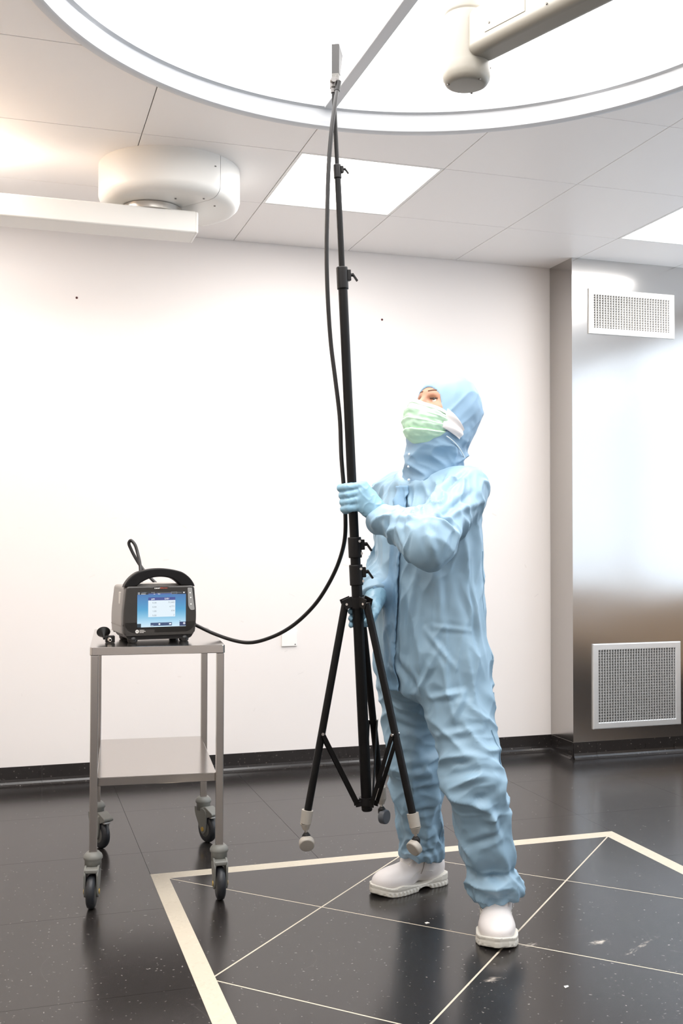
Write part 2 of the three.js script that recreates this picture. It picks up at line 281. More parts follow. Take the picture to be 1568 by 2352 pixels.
{ // warm lamp on the pendant arm, left of the picture
  const at = [-0.50, 2.40, -4.06], t = thing('warm_lamp', 'small warm lamp on the pendant arm beyond the left edge', 'lamp', at);
  part(t, 'lamp_bulb', ball(0.035), std({ color: 0xffffff, emissive: 0xffc98a, emissiveIntensity: 20 }));
  part(t, 'lamp_socket', cyl(0.02, 0.024, 0.05, 0, -0.05, 0), whitePaint);
  const l = new THREE.PointLight(0xffcf9a, 0.3); l.position.set(...at); l.castShadow = true; l.shadow.radius = 1.6; l.name = 'warm_light'; scene.add(l);
}
{ // steel-clad ventilation shaft in the corner
  const t = thing('ventilation_shaft', 'tall stainless steel clad ventilation shaft in the room corner', 'shaft', [2.826, 0, -4.915]);
  const W = RIGHT - 2.826;
  const sheet = shapeOf([[0, 0.088], [W, 0.088], [W, CEIL], [0, CEIL]]);
  for (const [x0, x1, y0, y1] of [[2.950, 3.426, 2.279, 2.465], [2.970, 3.450, 0.182, 0.570]]) sheet.holes.push(new THREE.Path([[x0, y0], [x0, y1], [x1, y1], [x1, y0]].map(([x, y]) => new THREE.Vector2(x - 2.826, y))));
  part(t, 'front_sheet', boxUV(extrude(sheet, 0.003).translate(0, 0, -0.003)), steelSheet);
  part(t, 'side_sheet', boxUV(box(0.003, CEIL - 0.088, 0.236, 0.0015, 0.088 + (CEIL - 0.088) / 2, -0.121)), steelSheet);
  const prof = [[0, 0], [0, 0.088], [0.003, 0.088], [0.004, 0.03], [0.007, 0.018], [0.012, 0.009], [0.02, 0.003], [0.026, 0.0008], [0.026, 0]];
  const front = (a, b) => { const g = extrude(shapeOf(prof), b - a - 0.0012); g.rotateY(-Math.PI / 2); return g.translate(b - 0.0006, 0, 0); };   // profile x -> z, run -> -x
  for (const [a, b] of [[0, 0.135], [0.135, 0.75], [0.75, W]]) part(t, 'skirting_piece', boxUV(front(a, b), FLOOR_UV), tileMat);
  const sg = extrude(shapeOf(prof.map(([x, y]) => [-x, y])), 0.24); part(t, 'skirting_piece', boxUV(sg.translate(0, 0, -0.24), FLOOR_UV), tileMat);
}
function grille(name, label, x0, x1, y0, y1, rim, nv, nh, frameMat, slatMat, depth) {
  const w = x1 - x0, h = y1 - y0, t = thing(name, label, 'air grille', [(x0 + x1) / 2, (y0 + y1) / 2, -4.9135]);
  const o = shapeOf([[-w / 2, -h / 2], [w / 2, -h / 2], [w / 2, h / 2], [-w / 2, h / 2]]); const iw = w / 2 - rim, ih = h / 2 - rim;
  o.holes.push(new THREE.Path([[-iw, -ih], [-iw, ih], [iw, ih], [iw, -ih]].map(([x, y]) => new THREE.Vector2(x, y))));
  part(t, 'frame', extrude(o, depth * 0.5, depth * 0.45, 2), frameMat);
  const dz = -0.117, dd = 0.22;                    // sheet metal duct running back from the opening
  part(t, 'duct', merge(box(2 * iw, 2 * ih, 0.002, 0, 0, dz - dd / 2), box(0.002, 2 * ih, dd, -iw - 0.001, 0, dz), box(0.002, 2 * ih, dd, iw + 0.001, 0, dz), box(2 * iw, 0.002, dd, 0, ih + 0.001, dz), box(2 * iw, 0.002, dd, 0, -ih - 0.001, dz)), std({ color: 0x8b8a87, roughness: 0.5, metalness: 0.4 }));
  const vs = box(2 * iw / nv * 0.24, 2 * ih, 0.012), hs = box(2 * iw, 2 * ih / nh * 0.16, 0.012);
  for (let i = 1; i < nv; i++) part(t, 'upright_slat', vs, slatMat).position.set(-iw + 2 * iw * i / nv, 0, 0.003);
  for (let i = 1; i < nh; i++) part(t, 'cross_slat', hs, slatMat).position.set(0, -ih + 2 * ih * i / nh, -0.0045);
}
grille('air_grille', 'wide white air grille high on the steel shaft', 2.926, 3.45, 2.255, 2.489, 0.024, 29, 14, whitePaint, whitePaint, 0.009);
grille('air_grille', 'square aluminium air grille low on the steel shaft', 2.944, 3.476, 0.156, 0.596, 0.026, 30, 26, aluminium, aluminium, 0.010);
{ // small things on the back wall
  const t = thing('wall_plate', 'small white square cover plate on the wall behind the tripod', 'cover plate', [1.347, 0.649, BACK + 0.004]);
  part(t, 'plate', rbox(0.08, 0.076, 0.008, 0.003), whitePaint);
  part(t, 'screw', lay(cyl(0.003, 0.003, 0.002, 0, 0, 0, 10).rotateX(Math.PI / 2), 0.03, -0.028, 0.0045), screwMat);
  const plug = std({ color: 0x6a2a28, roughness: 0.6 });
  for (const [x, y, label] of [[0.291, 2.308, 'tiny red wall plug left, below the pendant arm'], [1.844, 2.303, 'tiny red wall plug right of the tripod pole']]) {
    const p = thing('wall_plug', label, 'wall plug', [x, y, BACK]);
    part(p, 'plug_collar', lay(new THREE.TorusGeometry(0.0042, 0.0016, 8, 16), 0, 0, 0.001), plug);
    part(p, 'plug_bore', lay(cyl(0.0036, 0.003, 0.002, 0, 0, 0, 12).rotateX(Math.PI / 2), 0, 0, 0.0011), groutMat);
  }
}

// ------------------------------------------------------------------ steel trolley
{
  const t = thing('trolley', 'stainless steel two-tier trolley on four grey casters', 'trolley', [0.486, 0, -3.7235], -5.5 * R);
  const W = 0.424, D = 0.67, top = 0.812;
  const tray = (w, d, h, y) => { const o = roundedPoly([[-w / 2, -d / 2], [w / 2, -d / 2], [w / 2, d / 2], [-w / 2, d / 2]], 0.008); const g = extrude(o, h - 0.003, 0.0015, 2, 4); g.rotateX(-Math.PI / 2); return g.translate(0, y - h + 0.0015, 0); };
  part(t, 'top', tray(W, D, 0.026, top), steelTop, 'polished steel top with folded edge');
  part(t, 'shelf', tray(W - 0.05, D - 0.03, 0.027, 0.398), steelTop, 'lower steel shelf');
  const tx = W / 2 - 0.0135, tz = D / 2 - 0.0135, legG = rbox(0.0245, 0.632, 0.0245, 0.003, 0, 0.47, 0, 2);
  const capG = lathe([[0, 0.168], [0.019, 0.168], [0.0225, 0.164], [0.027, 0.16], [0.03, 0.153], [0.03, 0.147], [0.026, 0.142], [0.026, 0.118], [0, 0.118]], 32);
  const wheelG = lay(lathe([[0.012, -0.013], [0.03, -0.014], [0.042, -0.0135], [0.049, -0.0105], [0.0525, -0.004], [0.0525, 0.004], [0.049, 0.0105], [0.042, 0.0135], [0.03, 0.014], [0.012, 0.013]], 48), 0, 0, 0, 0, 0, Math.PI / 2);
  const rimG = lay(lathe([[0, -0.0155], [0.018, -0.0155], [0.03, -0.0145], [0.033, -0.011], [0.033, 0.011], [0.03, 0.0145], [0.018, 0.0155], [0, 0.0155]], 40), 0, 0, 0, 0, 0, Math.PI / 2);
  const boltG = lay(cyl(0.0085, 0.0085, 0.05, 0, 0, 0, 20), 0, 0, 0, 0, 0, Math.PI / 2);
  // fork: a moulded bridge over the wheel with two cheeks running down to the axle
  const cheek = (x) => { const s = new THREE.Shape(); s.moveTo(-0.026, 0.128); s.lineTo(0.03, 0.128); s.quadraticCurveTo(0.052, 0.122, 0.052, 0.105); s.lineTo(0.047, 0.06); s.quadraticCurveTo(0.045, 0.036, 0.03, 0.036); s.quadraticCurveTo(0.016, 0.037, 0.012, 0.05); s.lineTo(-0.018, 0.095); s.quadraticCurveTo(-0.027, 0.11, -0.026, 0.128);
    const g = extrude(s, 0.004, 0.0012, 2, 8); g.rotateY(-Math.PI / 2); return g.translate(x + 0.002, 0, 0); };
  const forkG = merge(cheek(0.0195), cheek(-0.0195), rbox(0.042, 0.014, 0.078, 0.005, 0, 0.119, 0.013), rbox(0.043, 0.03, 0.012, 0.004, 0, 0.106, -0.018));
  const pedal = (() => { const s = roundedPoly([[0, 0.128], [0.03, 0.135], [0.075, 0.118], [0.078, 0.112], [0.045, 0.1], [0, 0.105]], 0.005); const g = extrude(s, 0.034, 0.002, 2, 6); g.rotateY(-Math.PI / 2); return g.translate(0.017, 0, 0.01); })();
  const spots = [[-1, 1, -6, false], [1, 1, 2, false], [-1, -1, 30, true], [1, -1, 28, true]];
  for (const [sx, sz, turn, brake] of spots) {
    part(t, 'leg', legG, steel).position.set(sx * tx, 0, sz * tz);
    const c = new THREE.Group(); c.name = 'caster'; c.position.set(sx * tx, 0, sz * tz); c.rotation.y = turn * R; t.add(c);
    part(c, 'caster_cap', capG, casterGrey);
    part(c, 'fork', forkG, casterGrey);
    part(c, 'wheel', wheelG, tyre).position.set(0, 0.0525, 0.03);
    part(c, 'wheel_rim', rimG, tyreRim).position.set(0, 0.0525, 0.03);
    part(c, 'axle_bolt', boltG, brass, 'brass coloured axle bolt').position.set(0, 0.0525, 0.03);
    if (brake) { part(c, 'brake_pedal', pedal, casterGrey); part(c, 'brake_shoe', rbox(0.026, 0.008, 0.022, 0.002, 0, 0.101, 0.066), shinySteel); }
  }
}
// ------------------------------------------------------------------ particle counter on the trolley
{
  const t = thing('particle_counter', 'black and grey portable measuring instrument with lit blue touchscreen', 'instrument', [0.466, 0.8125, -3.62], 6 * R);
  const outline = (k) => roundedPoly([[-0.119 - k, 0.030 - k], [0.117 + k, 0.030 - k], [0.124 + k, 0.075], [0.114 + k, 0.186 + k], [-0.112 - k, 0.186 + k], [-0.124 - k, 0.075]], [0.035, 0.035, 0.05, 0.006, 0.006, 0.05]);
  const shell = extrude(outline(-0.002), 0.15, 0.006, 3); part(t, 'rear_shell', shell.translate(0, -0.004, -0.082), phys({ color: 0x8e8a86, roughness: 0.45 }), 'light grey rear housing');
  const bez = part(t, 'front_bezel', extrude(outline(-0.004), 0.022, 0.006, 4).translate(0, -0.002, 0.078), phys({ color: 0x2e2b28, roughness: 0.38 }), 'dark front bezel');
  part(t, 'base', extrude(roundedPoly([[-0.105, 0.012], [0.105, 0.012], [0.12, 0.05], [-0.12, 0.05]], 0.012), 0.17, 0.003, 2).translate(0, 0, -0.072), blackPlastic);
  for (const [x, z] of [[-0.088, 0.085], [0.085, 0.085], [-0.088, -0.05], [0.085, -0.05]]) part(t, 'foot', lathe([[0, 0], [0.013, 0], [0.0155, 0.002], [0.019, 0.02], [0, 0.02]], 20).translate(x, 0, z), rubber);
  const h = new THREE.Shape(); h.moveTo(-0.114, 0.186); h.quadraticCurveTo(-0.1, 0.215, -0.072, 0.229); h.quadraticCurveTo(0, 0.252, 0.072, 0.229); h.quadraticCurveTo(0.102, 0.215, 0.116, 0.186); h.lineTo(0.074, 0.190); h.quadraticCurveTo(0.058, 0.207, 0.04, 0.2145); h.quadraticCurveTo(0, 0.225, -0.034, 0.215); h.quadraticCurveTo(-0.062, 0.205, -0.078, 0.190); h.closePath();
  part(t, 'handle', extrude(h, 0.03, 0.004, 3, 20).translate(0, 0, 0.06), blackPlastic, 'black carrying handle');
  const disp = canvasTexture(1024, 768, (c, W, H) => {
    const g = c.createLinearGradient(0, 0, 0, H); g.addColorStop(0, '#4a6ea6'); g.addColorStop(0.12, '#4f80b6'); g.addColorStop(0.5, '#55a3d0'); g.addColorStop(0.85, '#b2dbf2'); g.addColorStop(1, '#d3ebf8');
    c.fillStyle = g; c.fillRect(0, 0, W, H);
    c.fillStyle = '#34373c'; c.fillRect(0, 0, W, 60); c.fillStyle = '#5a6eaa'; c.fillRect(230, 40, 490, 24);
    c.fillStyle = '#c8ccd0'; c.fillRect(12, 14, 40, 8); c.fillRect(12, 30, 40, 8); c.fillRect(12, 46, 40, 8);
    c.font = '26px sans-serif'; c.textBaseline = 'middle'; c.fillText('Location', 90, 18); c.fillText('Recipe', 290, 18);
    c.fillStyle = '#ffffff'; c.font = 'bold 26px sans-serif'; c.fillText('Default', 80, 48); c.fillText('on', 340, 52); c.fillText('Run', 430, 52);
    c.strokeStyle = '#d0d4d8'; c.lineWidth = 3; c.strokeRect(710, 10, 120, 44); c.beginPath(); c.moveTo(400, 30); c.lineTo(930, 30); c.stroke();
    c.fillStyle = '#ffffff'; c.beginPath(); c.moveTo(960, 16); c.lineTo(1004, 16); c.lineTo(982, 48); c.fill();
    c.fillStyle = '#4b5596'; c.fillRect(228, 124, 570, 66); c.fillStyle = '#e4f1fa'; c.fillRect(228, 190, 570, 360);
    c.fillStyle = '#ffffff'; c.font = 'bold 46px sans-serif'; c.fillText('µm', 292, 158); c.fillText('Σ/ft³', 570, 158);
    c.fillStyle = '#5d6974'; c.font = '44px sans-serif';
    [['0.30', '51,443'], ['0.50', '4,771'], ['1.00', '574'], ['5.00', '2']].forEach(([a, b], i) => { c.textAlign = 'left'; c.fillText(a, 316, 240 + i * 92); c.textAlign = 'right'; c.fillText(b, 782, 236 + i * 92); }); c.textAlign = 'left';
    c.fillStyle = '#2d3f4c'; c.fillRect(0, 690, 80, 78); c.fillStyle = '#3f5378'; c.fillRect(278, 674, 450, 70); c.fillStyle = '#34406a'; c.fillRect(890, 668, 134, 90);
    c.strokeStyle = '#56688c'; c.lineWidth = 4; for (const x of [350, 420, 500, 580]) { c.beginPath(); c.moveTo(x, 678); c.lineTo(x, 740); c.stroke(); }
    c.fillStyle = '#eef3fa'; c.beginPath(); c.arc(464, 708, 20, 0, 7); c.fill(); c.fillRect(670, 692, 44, 30); c.beginPath(); c.arc(990, 704, 24, 0, 7); c.fill(); c.fillRect(286, 728, 52, 6);
    c.strokeStyle = '#34406a'; c.beginPath(); c.moveTo(966, 704); c.lineTo(1014, 704); c.moveTo(990, 680); c.lineTo(990, 728); c.stroke(); c.fillStyle = '#2c3850'; c.fillRect(892, 644, 14, 14);
  });
  const scr = part(bez, 'screen', lay(new THREE.PlaneGeometry(0.164, 0.117), 0.004, 0.109, 0.1066), std({ color: 0x111111, roughness: 0.3, emissive: 0xffffff, emissiveMap: disp, emissiveIntensity: 0.62 }), 'lit blue touchscreen showing a particle count table');
  const sl = new THREE.RectAreaLight(0xbfe0ff, 0.25, 0.16, 0.115); sl.name = 'screen_light'; sl.position.set(0.004, 0.109, 0.1075); sl.lookAt(0.004, 0.109, 1); t.add(sl);
  const print = (w, hgt, draw) => { const tx = canvasTexture(Math.round(w * 8000), Math.round(hgt * 8000), draw); return std({ map: tx, roughness: 0.4 }); };
  part(bez, 'logo_print', lay(new THREE.PlaneGeometry(0.064, 0.0125), -0.052, 0.0375, 0.1066), print(0.064, 0.0125, (c, W, H) => { c.fillStyle = '#2e2b28'; c.fillRect(0, 0, W, H); c.fillStyle = '#e4e0da'; c.beginPath(); c.arc(H / 2, H / 2, H / 2 - 4, 0, 7); c.fill(); c.strokeStyle = '#3a3632'; c.lineWidth = 5; c.beginPath(); c.arc(H / 2, H / 2, H / 5, 0, 7); c.moveTo(10, H / 2); c.lineTo(H - 10, H / 2); c.moveTo(H / 2, 10); c.lineTo(H / 2, H - 10); c.stroke(); c.font = 'bold 27px sans-serif'; c.textBaseline = 'middle'; c.fillText('PARTICLE', H + 14, 19); c.fillText('MEASURING', H + 14, 50); c.fillText('SYSTEMS', H + 14, 80); }), 'printed round emblem with three lines of lettering');
  part(bez, 'name_print', lay(new THREE.PlaneGeometry(0.05, 0.0085), 0.002, 0.1795, 0.1066), print(0.05, 0.0085, (c, W, H) => { c.fillStyle = '#2e2b28'; c.fillRect(0, 0, W, H); c.textBaseline = 'middle'; c.font = 'italic bold 58px sans-serif'; c.fillStyle = '#f2efe9'; c.fillText('Laser', 12, H / 2 + 2); const w = c.measureText('Laser').width; c.fillStyle = '#b0503a'; c.fillText('Micron', 16 + w, H / 2 + 2); }), 'printed name in white and red letters');
  const kp = extrude(roundedPoly([[0.094, 0.178], [0.108, 0.178], [0.118, 0.105], [0.104, 0.103], [0.097, 0.118]], [0.002, 0.002, 0.003, 0.008, 0.004]), 0.001, 0.0006, 1); const pad = part(t, 'keypad', kp.translate(-0.002, 0, 0.1062), phys({ color: 0x8d8d8b, roughness: 0.4 }), 'grey keypad strip');
  for (const [x, y] of [[0.1, 0.162], [0.102, 0.146], [0.103, 0.124]]) part(pad, 'key_lamp', cyl(0.0022, 0.0022, 0.001, 0, 0, 0, 14).rotateX(Math.PI / 2).translate(x, y, 0.1083), std({ color: 0xf4f2ee, roughness: 0.5 }));
  part(t, 'side_port', rbox(0.016, 0.06, 0.07, 0.006, 0.124, 0.075, 0.01), phys({ color: 0x9b9793, roughness: 0.45 }));
  part(t, 'side_latch', rbox(0.006, 0.05, 0.02, 0.002, -0.119, 0.14, 0.03), phys({ color: 0xc9c5be, roughness: 0.45 }));
  part(t, 'top_plate', rbox(0.15, 0.008, 0.11, 0.003, 0, 0.188, 0.01), phys({ color: 0xa29d97, roughness: 0.45 }));
}
{ // cone-shaped intake lying on the trolley
  const t = thing('intake_cone', 'small black cone-shaped probe lying on the trolley top', 'probe', [0.302, 0.8125, -3.56], 0);
  const c = lathe([[0.002, 0], [0.004, 0], [0.0045, 0.012], [0.021, 0.034], [0.0225, 0.036], [0.0205, 0.036], [0.004, 0.016], [0.002, 0.016]], 36);
  part(t, 'cone', lay(c.rotateX(-1.0), 0, 0.0, 0).translate(-0.004, 0.012, 0.004), blackPlastic, 'flared black intake cone');
  part(t, 'block', rbox(0.03, 0.022, 0.026, 0.002, 0.014, 0.0115, 0.012), blackPlastic);
  part(t, 'nipple', lay(lathe([[0.0035, 0], [0.008, 0], [0.008, 0.008], [0.0065, 0.009], [0.0065, 0.018], [0.0035, 0.018]], 24).rotateX(Math.PI / 2), 0.012, 0.011, 0.024), shinySteel);
}
{ // hoses
  const t = thing('sampling_hose', 'long black hose from the instrument up along the tripod pole', 'hose');
  part(t, 'hose', tube([[0.59, 0.868, -3.628], [0.615, 0.856, -3.611], [0.666, 0.831, -3.574], [0.729, 0.810, -3.513], [0.77, 0.808, -3.458], [0.818, 0.83, -3.379], [0.866, 0.875, -3.279], [0.91, 0.945, -3.18], [0.932, 1.02, -3.087], [0.942, 1.095, -3.008], [0.941, 1.16, -2.954], [0.934, 1.23, -2.928], [0.928, 1.306, -2.924], [0.918, 1.395, -2.917], [0.91, 1.508, -2.908], [0.895, 1.622, -2.905], [0.882, 1.723, -2.906], [0.871, 1.849, -2.901], [0.865, 1.973, -2.895], [0.864, 2.111, -2.886], [0.866, 2.247, -2.877], [0.873, 2.348, -2.870], [0.884, 2.43, -2.868], [0.893, 2.478, -2.872]], 0.0062, 300, 12), rubber);
  part(t, 'hose_fitting', rod([0.888, 2.452, -2.870], [0.894, 2.482, -2.873], 0.0078), blackPlastic);
  const l = thing('hose_loop', 'black looped hose standing up behind the instrument handle', 'hose');
  part(l, 'hose', tube([[0.50, 0.985, -3.68], [0.473, 1.012, -3.70], [0.447, 1.043, -3.722], [0.423, 1.081, -3.74], [0.405, 1.117, -3.75], [0.397, 1.14, -3.752], [0.403, 1.149, -3.75], [0.416, 1.136, -3.744], [0.427, 1.097, -3.73], [0.431, 1.059, -3.70], [0.428, 1.0, -3.67]], 0.0056, 160, 12), rubber);
  part(l, 'hose_fitting', cyl(0.009, 0.009, 0.02, 0.428, 1.008, -3.671), shinySteel);
}
// ------------------------------------------------------------------ tripod stand, lifted off the floor by the person
{
  const base = V(0.994, 0.385, -2.906), axis = V(0.883, 2.457, -2.887).sub(base).normalize();
  const t = thing('tripod_stand', 'tall black telescopic tripod stand lifted with half folded legs', 'tripod', [base.x, base.y, base.z]);
  const tilt = new THREE.Quaternion().setFromUnitVectors(V(0, 1, 0), axis), rt = V(0.954, 0, 0.3), tw = V(-0.3, 0, 0.954);
  const G = new THREE.Group(); t.quaternion.copy(tilt);
  const H = (y) => (y - base.y) / axis.y;          // height on the pole for a height in the room
  const pole = (name, r, y0, y1) => part(t, name, cyl(r, r, H(y1) - H(y0), 0, (H(y0) + H(y1)) / 2, 0, 28), blackMetal);
  pole('pole_section', 0.0158, 0.37, 1.04); pole('pole_section', 0.0148, 1.0, 1.12); pole('pole_section', 0.0136, 1.06, 1.92); pole('pole_section', 0.0088, 1.88, 2.235); pole('pole_section', 0.0062, 2.2, 2.47);
  const lock = (y, r, h, k, out = 1) => {
    const s = part(t, 'clamp_sleeve', merge(lathe([[r * 0.8, -h / 2], [r * 1.02, -h / 2], [r * 1.06, -h / 2 + 0.003], [r * 1.06, h / 2 - 0.003], [r * 1.02, h / 2], [r * 0.8, h / 2]], 28).translate(0, H(y), 0), rbox(0.012 * k, h * 0.5, 0.018 * k, 0.002, r + 0.002, H(y) + h * 0.12, 0.004)), blackPlastic);
    part(s, 'wing_knob', merge(rod([r, H(y) + h * 0.14, 0.006], [r + 0.016 * k * out, H(y) + h * 0.14, 0.008], 0.0055 * k), flat([r + 0.013 * k, H(y) + h * 0.2, 0.008], [r + 0.027 * k * out, H(y) + h * 0.14 - 0.020 * k, 0.012], 0.010 * k, 0.005 * k, [0, 0, 1])), blackPlastic);
    return s;
  };
  lock(2.224, 0.0105, 0.04, 0.7); lock(1.914, 0.0158, 0.064, 0.95);
  for (const y of [1.132, 1.052]) { const s = lock(y, 0.0185, 0.06, 1.05); for (const [dy, a] of [[0.018, 0.5], [-0.018, 0.9]]) part(s, 'bolt', lay(cyl(0.004, 0.004, 0.004, 0, 0, 0, 10).rotateX(Math.PI / 2), Math.sin(a) * 0.0195, H(y) + dy, Math.cos(a) * 0.0195), shinySteel); }
  const ys = H(0.972), yb = 0, leg3 = [[165, 0.178], [45, 0.178], [285, 0.178]];
  const hubTop = part(t, 'leg_collar', cyl(0.026, 0.024, 0.03, 0, ys, 0, 28), blackPlastic), hubLow = part(t, 'brace_collar', merge(cyl(0.022, 0.022, 0.02, 0, 0.012, 0, 28), cyl(0.0165, 0.014, 0.012, 0, -0.012, 0, 28)), blackPlastic);
  const cream2 = phys({ color: 0x9d978e, roughness: 0.45 });
  for (const [deg, rad] of leg3) {
    const d = rt.clone().multiplyScalar(Math.cos(deg * R)).addScaledVector(tw, Math.sin(deg * R)), side = new THREE.Vector3().crossVectors(d, V(0, 1, 0));
    const P = (r, y, s = 0) => [d.x * r + side.x * s, y, d.z * r + side.z * s];
    for (const s of [-1, 1]) { part(hubTop, 'lug', flat(P(0.016, ys + 0.006, s * 0.0125), P(0.045, ys - 0.004, s * 0.0125), 0.03, 0.004, [0, 1, 0]), blackPlastic); part(hubLow, 'lug', flat(P(0.012, 0.008, s * 0.009), P(0.036, 0.006, s * 0.009), 0.016, 0.003, [0, 1, 0]), blackPlastic); }
    part(hubTop, 'bolt', rod(P(0.037, ys - 0.002, -0.0165), P(0.037, ys - 0.002, 0.0165), 0.0035), shinySteel);
    const foot = P(rad, -0.005), kneeT = 0.62, top = P(0.037, ys - 0.002), k = top.map((v, i) => v + (foot[i] - v) * kneeT);
    const leg = part(t, 'leg', rod(foot, top, 0.0108), blackMetal);
    part(leg, 'leg_tip', rod([foot[0] - (foot[0] - top[0]) * 0.01, foot[1] + 0.01, foot[2] - (foot[2] - top[2]) * 0.01], P(rad + 0.006, -0.032), 0.0168, 0.0155), cream2, 'pale grey plastic foot sleeve');
    part(leg, 'foot_cone', rod(P(rad + 0.006, -0.032), P(rad + 0.006, -0.05), 0.0162, 0.009), cream2);
    part(leg, 'pivot_bolt', rod(k.map((v, i) => v + side.toArray()[i] * 0.015), k.map((v, i) => v - side.toArray()[i] * 0.015), 0.0042), shinySteel);
    for (const s of [-1, 1]) part(t, 'brace', flat(P(0.03, 0.008, s * 0.011), k.map((v, i) => v + side.toArray()[i] * s * 0.0125), 0.013, 0.0032, d.toArray()), blackMetal);
    // twin-wheel caster hanging from the foot, turned its own way
    const c = new THREE.Group(); c.name = 'caster'; c.position.set(...P(rad + 0.006, -0.05)); t.add(c);
    part(c, 'caster_stem', rod([0, 0.004, 0], [0, -0.022, 0], 0.0045), shinySteel);
    part(c, 'caster_body', lathe([[0, -0.03], [0.012, -0.028], [0.012, -0.016], [0.006, -0.008], [0, -0.008]], 20), blackPlastic);
    const back = deg === 285, n = (deg === 165 ? tw.clone().add(V(0.1, -0.45, 0)) : back ? rt.clone().multiplyScalar(0.8).addScaledVector(tw, 0.6) : rt.clone().multiplyScalar(-0.7).addScaledVector(tw, 0.65).add(V(0, -0.4, 0))).normalize();
    const w = part(c, 'wheel', lay(lathe([[0, -0.0105], [0.0185, -0.0105], [0.0215, -0.0085], [0.0222, -0.004], [0.0222, 0.004], [0.0215, 0.0085], [0.0185, 0.0105], [0, 0.0105]], 36), 0, 0, 0, 0, 0, Math.PI / 2), back ? phys({ color: 0x4c5056, roughness: 0.4 }) : cream2, back ? 'dark grey castor wheel' : 'pale grey castor wheel');
    w.quaternion.setFromUnitVectors(V(1, 0, 0), n); w.position.set(n.x * 0.008, -0.038, n.z * 0.008);
  }
  const p = thing('sensor_head', 'flat grey rectangular air speed sensor at the tripod tip', 'sensor', [0.883, 2.458, -2.887]);
  part(p, 'clamp', merge(rbox(0.02, 0.03, 0.024, 0.004, 0.001, 0.022, 0), cyl(0.0085, 0.0085, 0.02, 0, 0.004, 0, 20)), phys({ color: 0x5a5654, roughness: 0.45 }), 'grey clamp');
  part(p, 'clamp_knob', lay(cyl(0.0075, 0.0075, 0.012, 0, 0, 0, 20).rotateX(Math.PI / 2), -0.007, 0.025, 0.015), phys({ color: 0x6b6866, roughness: 0.4 }));
  const plate = extrude(shapeOf([[0, 0.05], [0, 0.136], [0.062, 0.130], [0.022, 0.052]]), 0.021, 0.0006, 1); plate.rotateY(63 * R);
  part(p, 'sensor_plate', plate.translate(-0.006, 0, 0.0), phys({ color: 0x211f1e, roughness: 0.5 }), 'dark grey sensor plate');
  const lower = extrude(shapeOf([[0, 0.022], [0, 0.05], [0.022, 0.052], [0.012, 0.022]]), 0.02, 0.0006, 1); lower.rotateY(63 * R);
  part(p, 'sensor_base', lower.translate(-0.006, 0, 0.0), phys({ color: 0x5c5a56, roughness: 0.5 }));
  part(p, 'sensor_stem', rod([0.004, 0.02, 0], [0.009, 0.045, 0.0], 0.008), phys({ color: 0x5c5a56, roughness: 0.5 }));
}
{ // scraps of white paper on the floor
  const m = std({ color: 0xe9e6df, roughness: 0.8 }), scrap = (n) => { const g = extrude(shapeOf(n), 0.0012); g.rotateX(-Math.PI / 2); return g; };
  const a = thing('paper_scrap', 'white paper scrap lying alone on the tiles near the bottom edge', 'paper scrap', [1.38, 0.0005, -2.44], 0.3), b = thing('paper_scrap', 'white paper scrap on the tile joint between the two shoes', 'paper scrap', [1.205, 0.0005, -2.965], 0.2);
  part(a, 'scrap', scrap([[-0.008, -0.004], [0.006, -0.003], [0.009, 0.003], [-0.003, 0.006]]), m); part(b, 'scrap', scrap([[-0.006, -0.006], [0.008, -0.005], [0.006, 0.005], [-0.004, 0.004]]), m);
}

// ------------------------------------------------------------------ the person: fields, meshed by surface nets
const clamp = (x, a, b) => Math.min(b, Math.max(a, x)), mix = (a, b, t) => a + (b - a) * t, sstep = (a, b, x) => { const t = clamp((x - a) / (b - a), 0, 1); return t * t * (3 - 2 * t); };
const smin = (a, b, k) => { const h = Math.max(k - Math.abs(a - b), 0) / k; return Math.min(a, b) - h * h * k * 0.25; };
const smax = (a, b, k) => -smin(-a, -b, k);
function cone(px, py, pz, a, b, ra, rb) {          // distance to a tapered capsule
  const bx = b[0] - a[0], by = b[1] - a[1], bz = b[2] - a[2], qx = px - a[0], qy = py - a[1], qz = pz - a[2];
  const t = clamp((qx * bx + qy * by + qz * bz) / (bx * bx + by * by + bz * bz), 0, 1);
  return Math.hypot(qx - bx * t, qy - by * t, qz - bz * t) - mix(ra, rb, t);
}
const ell = (x, y, z, cx, cy, cz, rx, ry, rz) => { const a = (x - cx) / rx, b = (y - cy) / ry, c = (z - cz) / rz, k0 = Math.hypot(a, b, c), k1 = Math.hypot(a / rx, b / ry, c / rz); return k1 < 1e-9 ? -Math.min(rx, ry, rz) : k0 * (k0 - 1) / k1; };
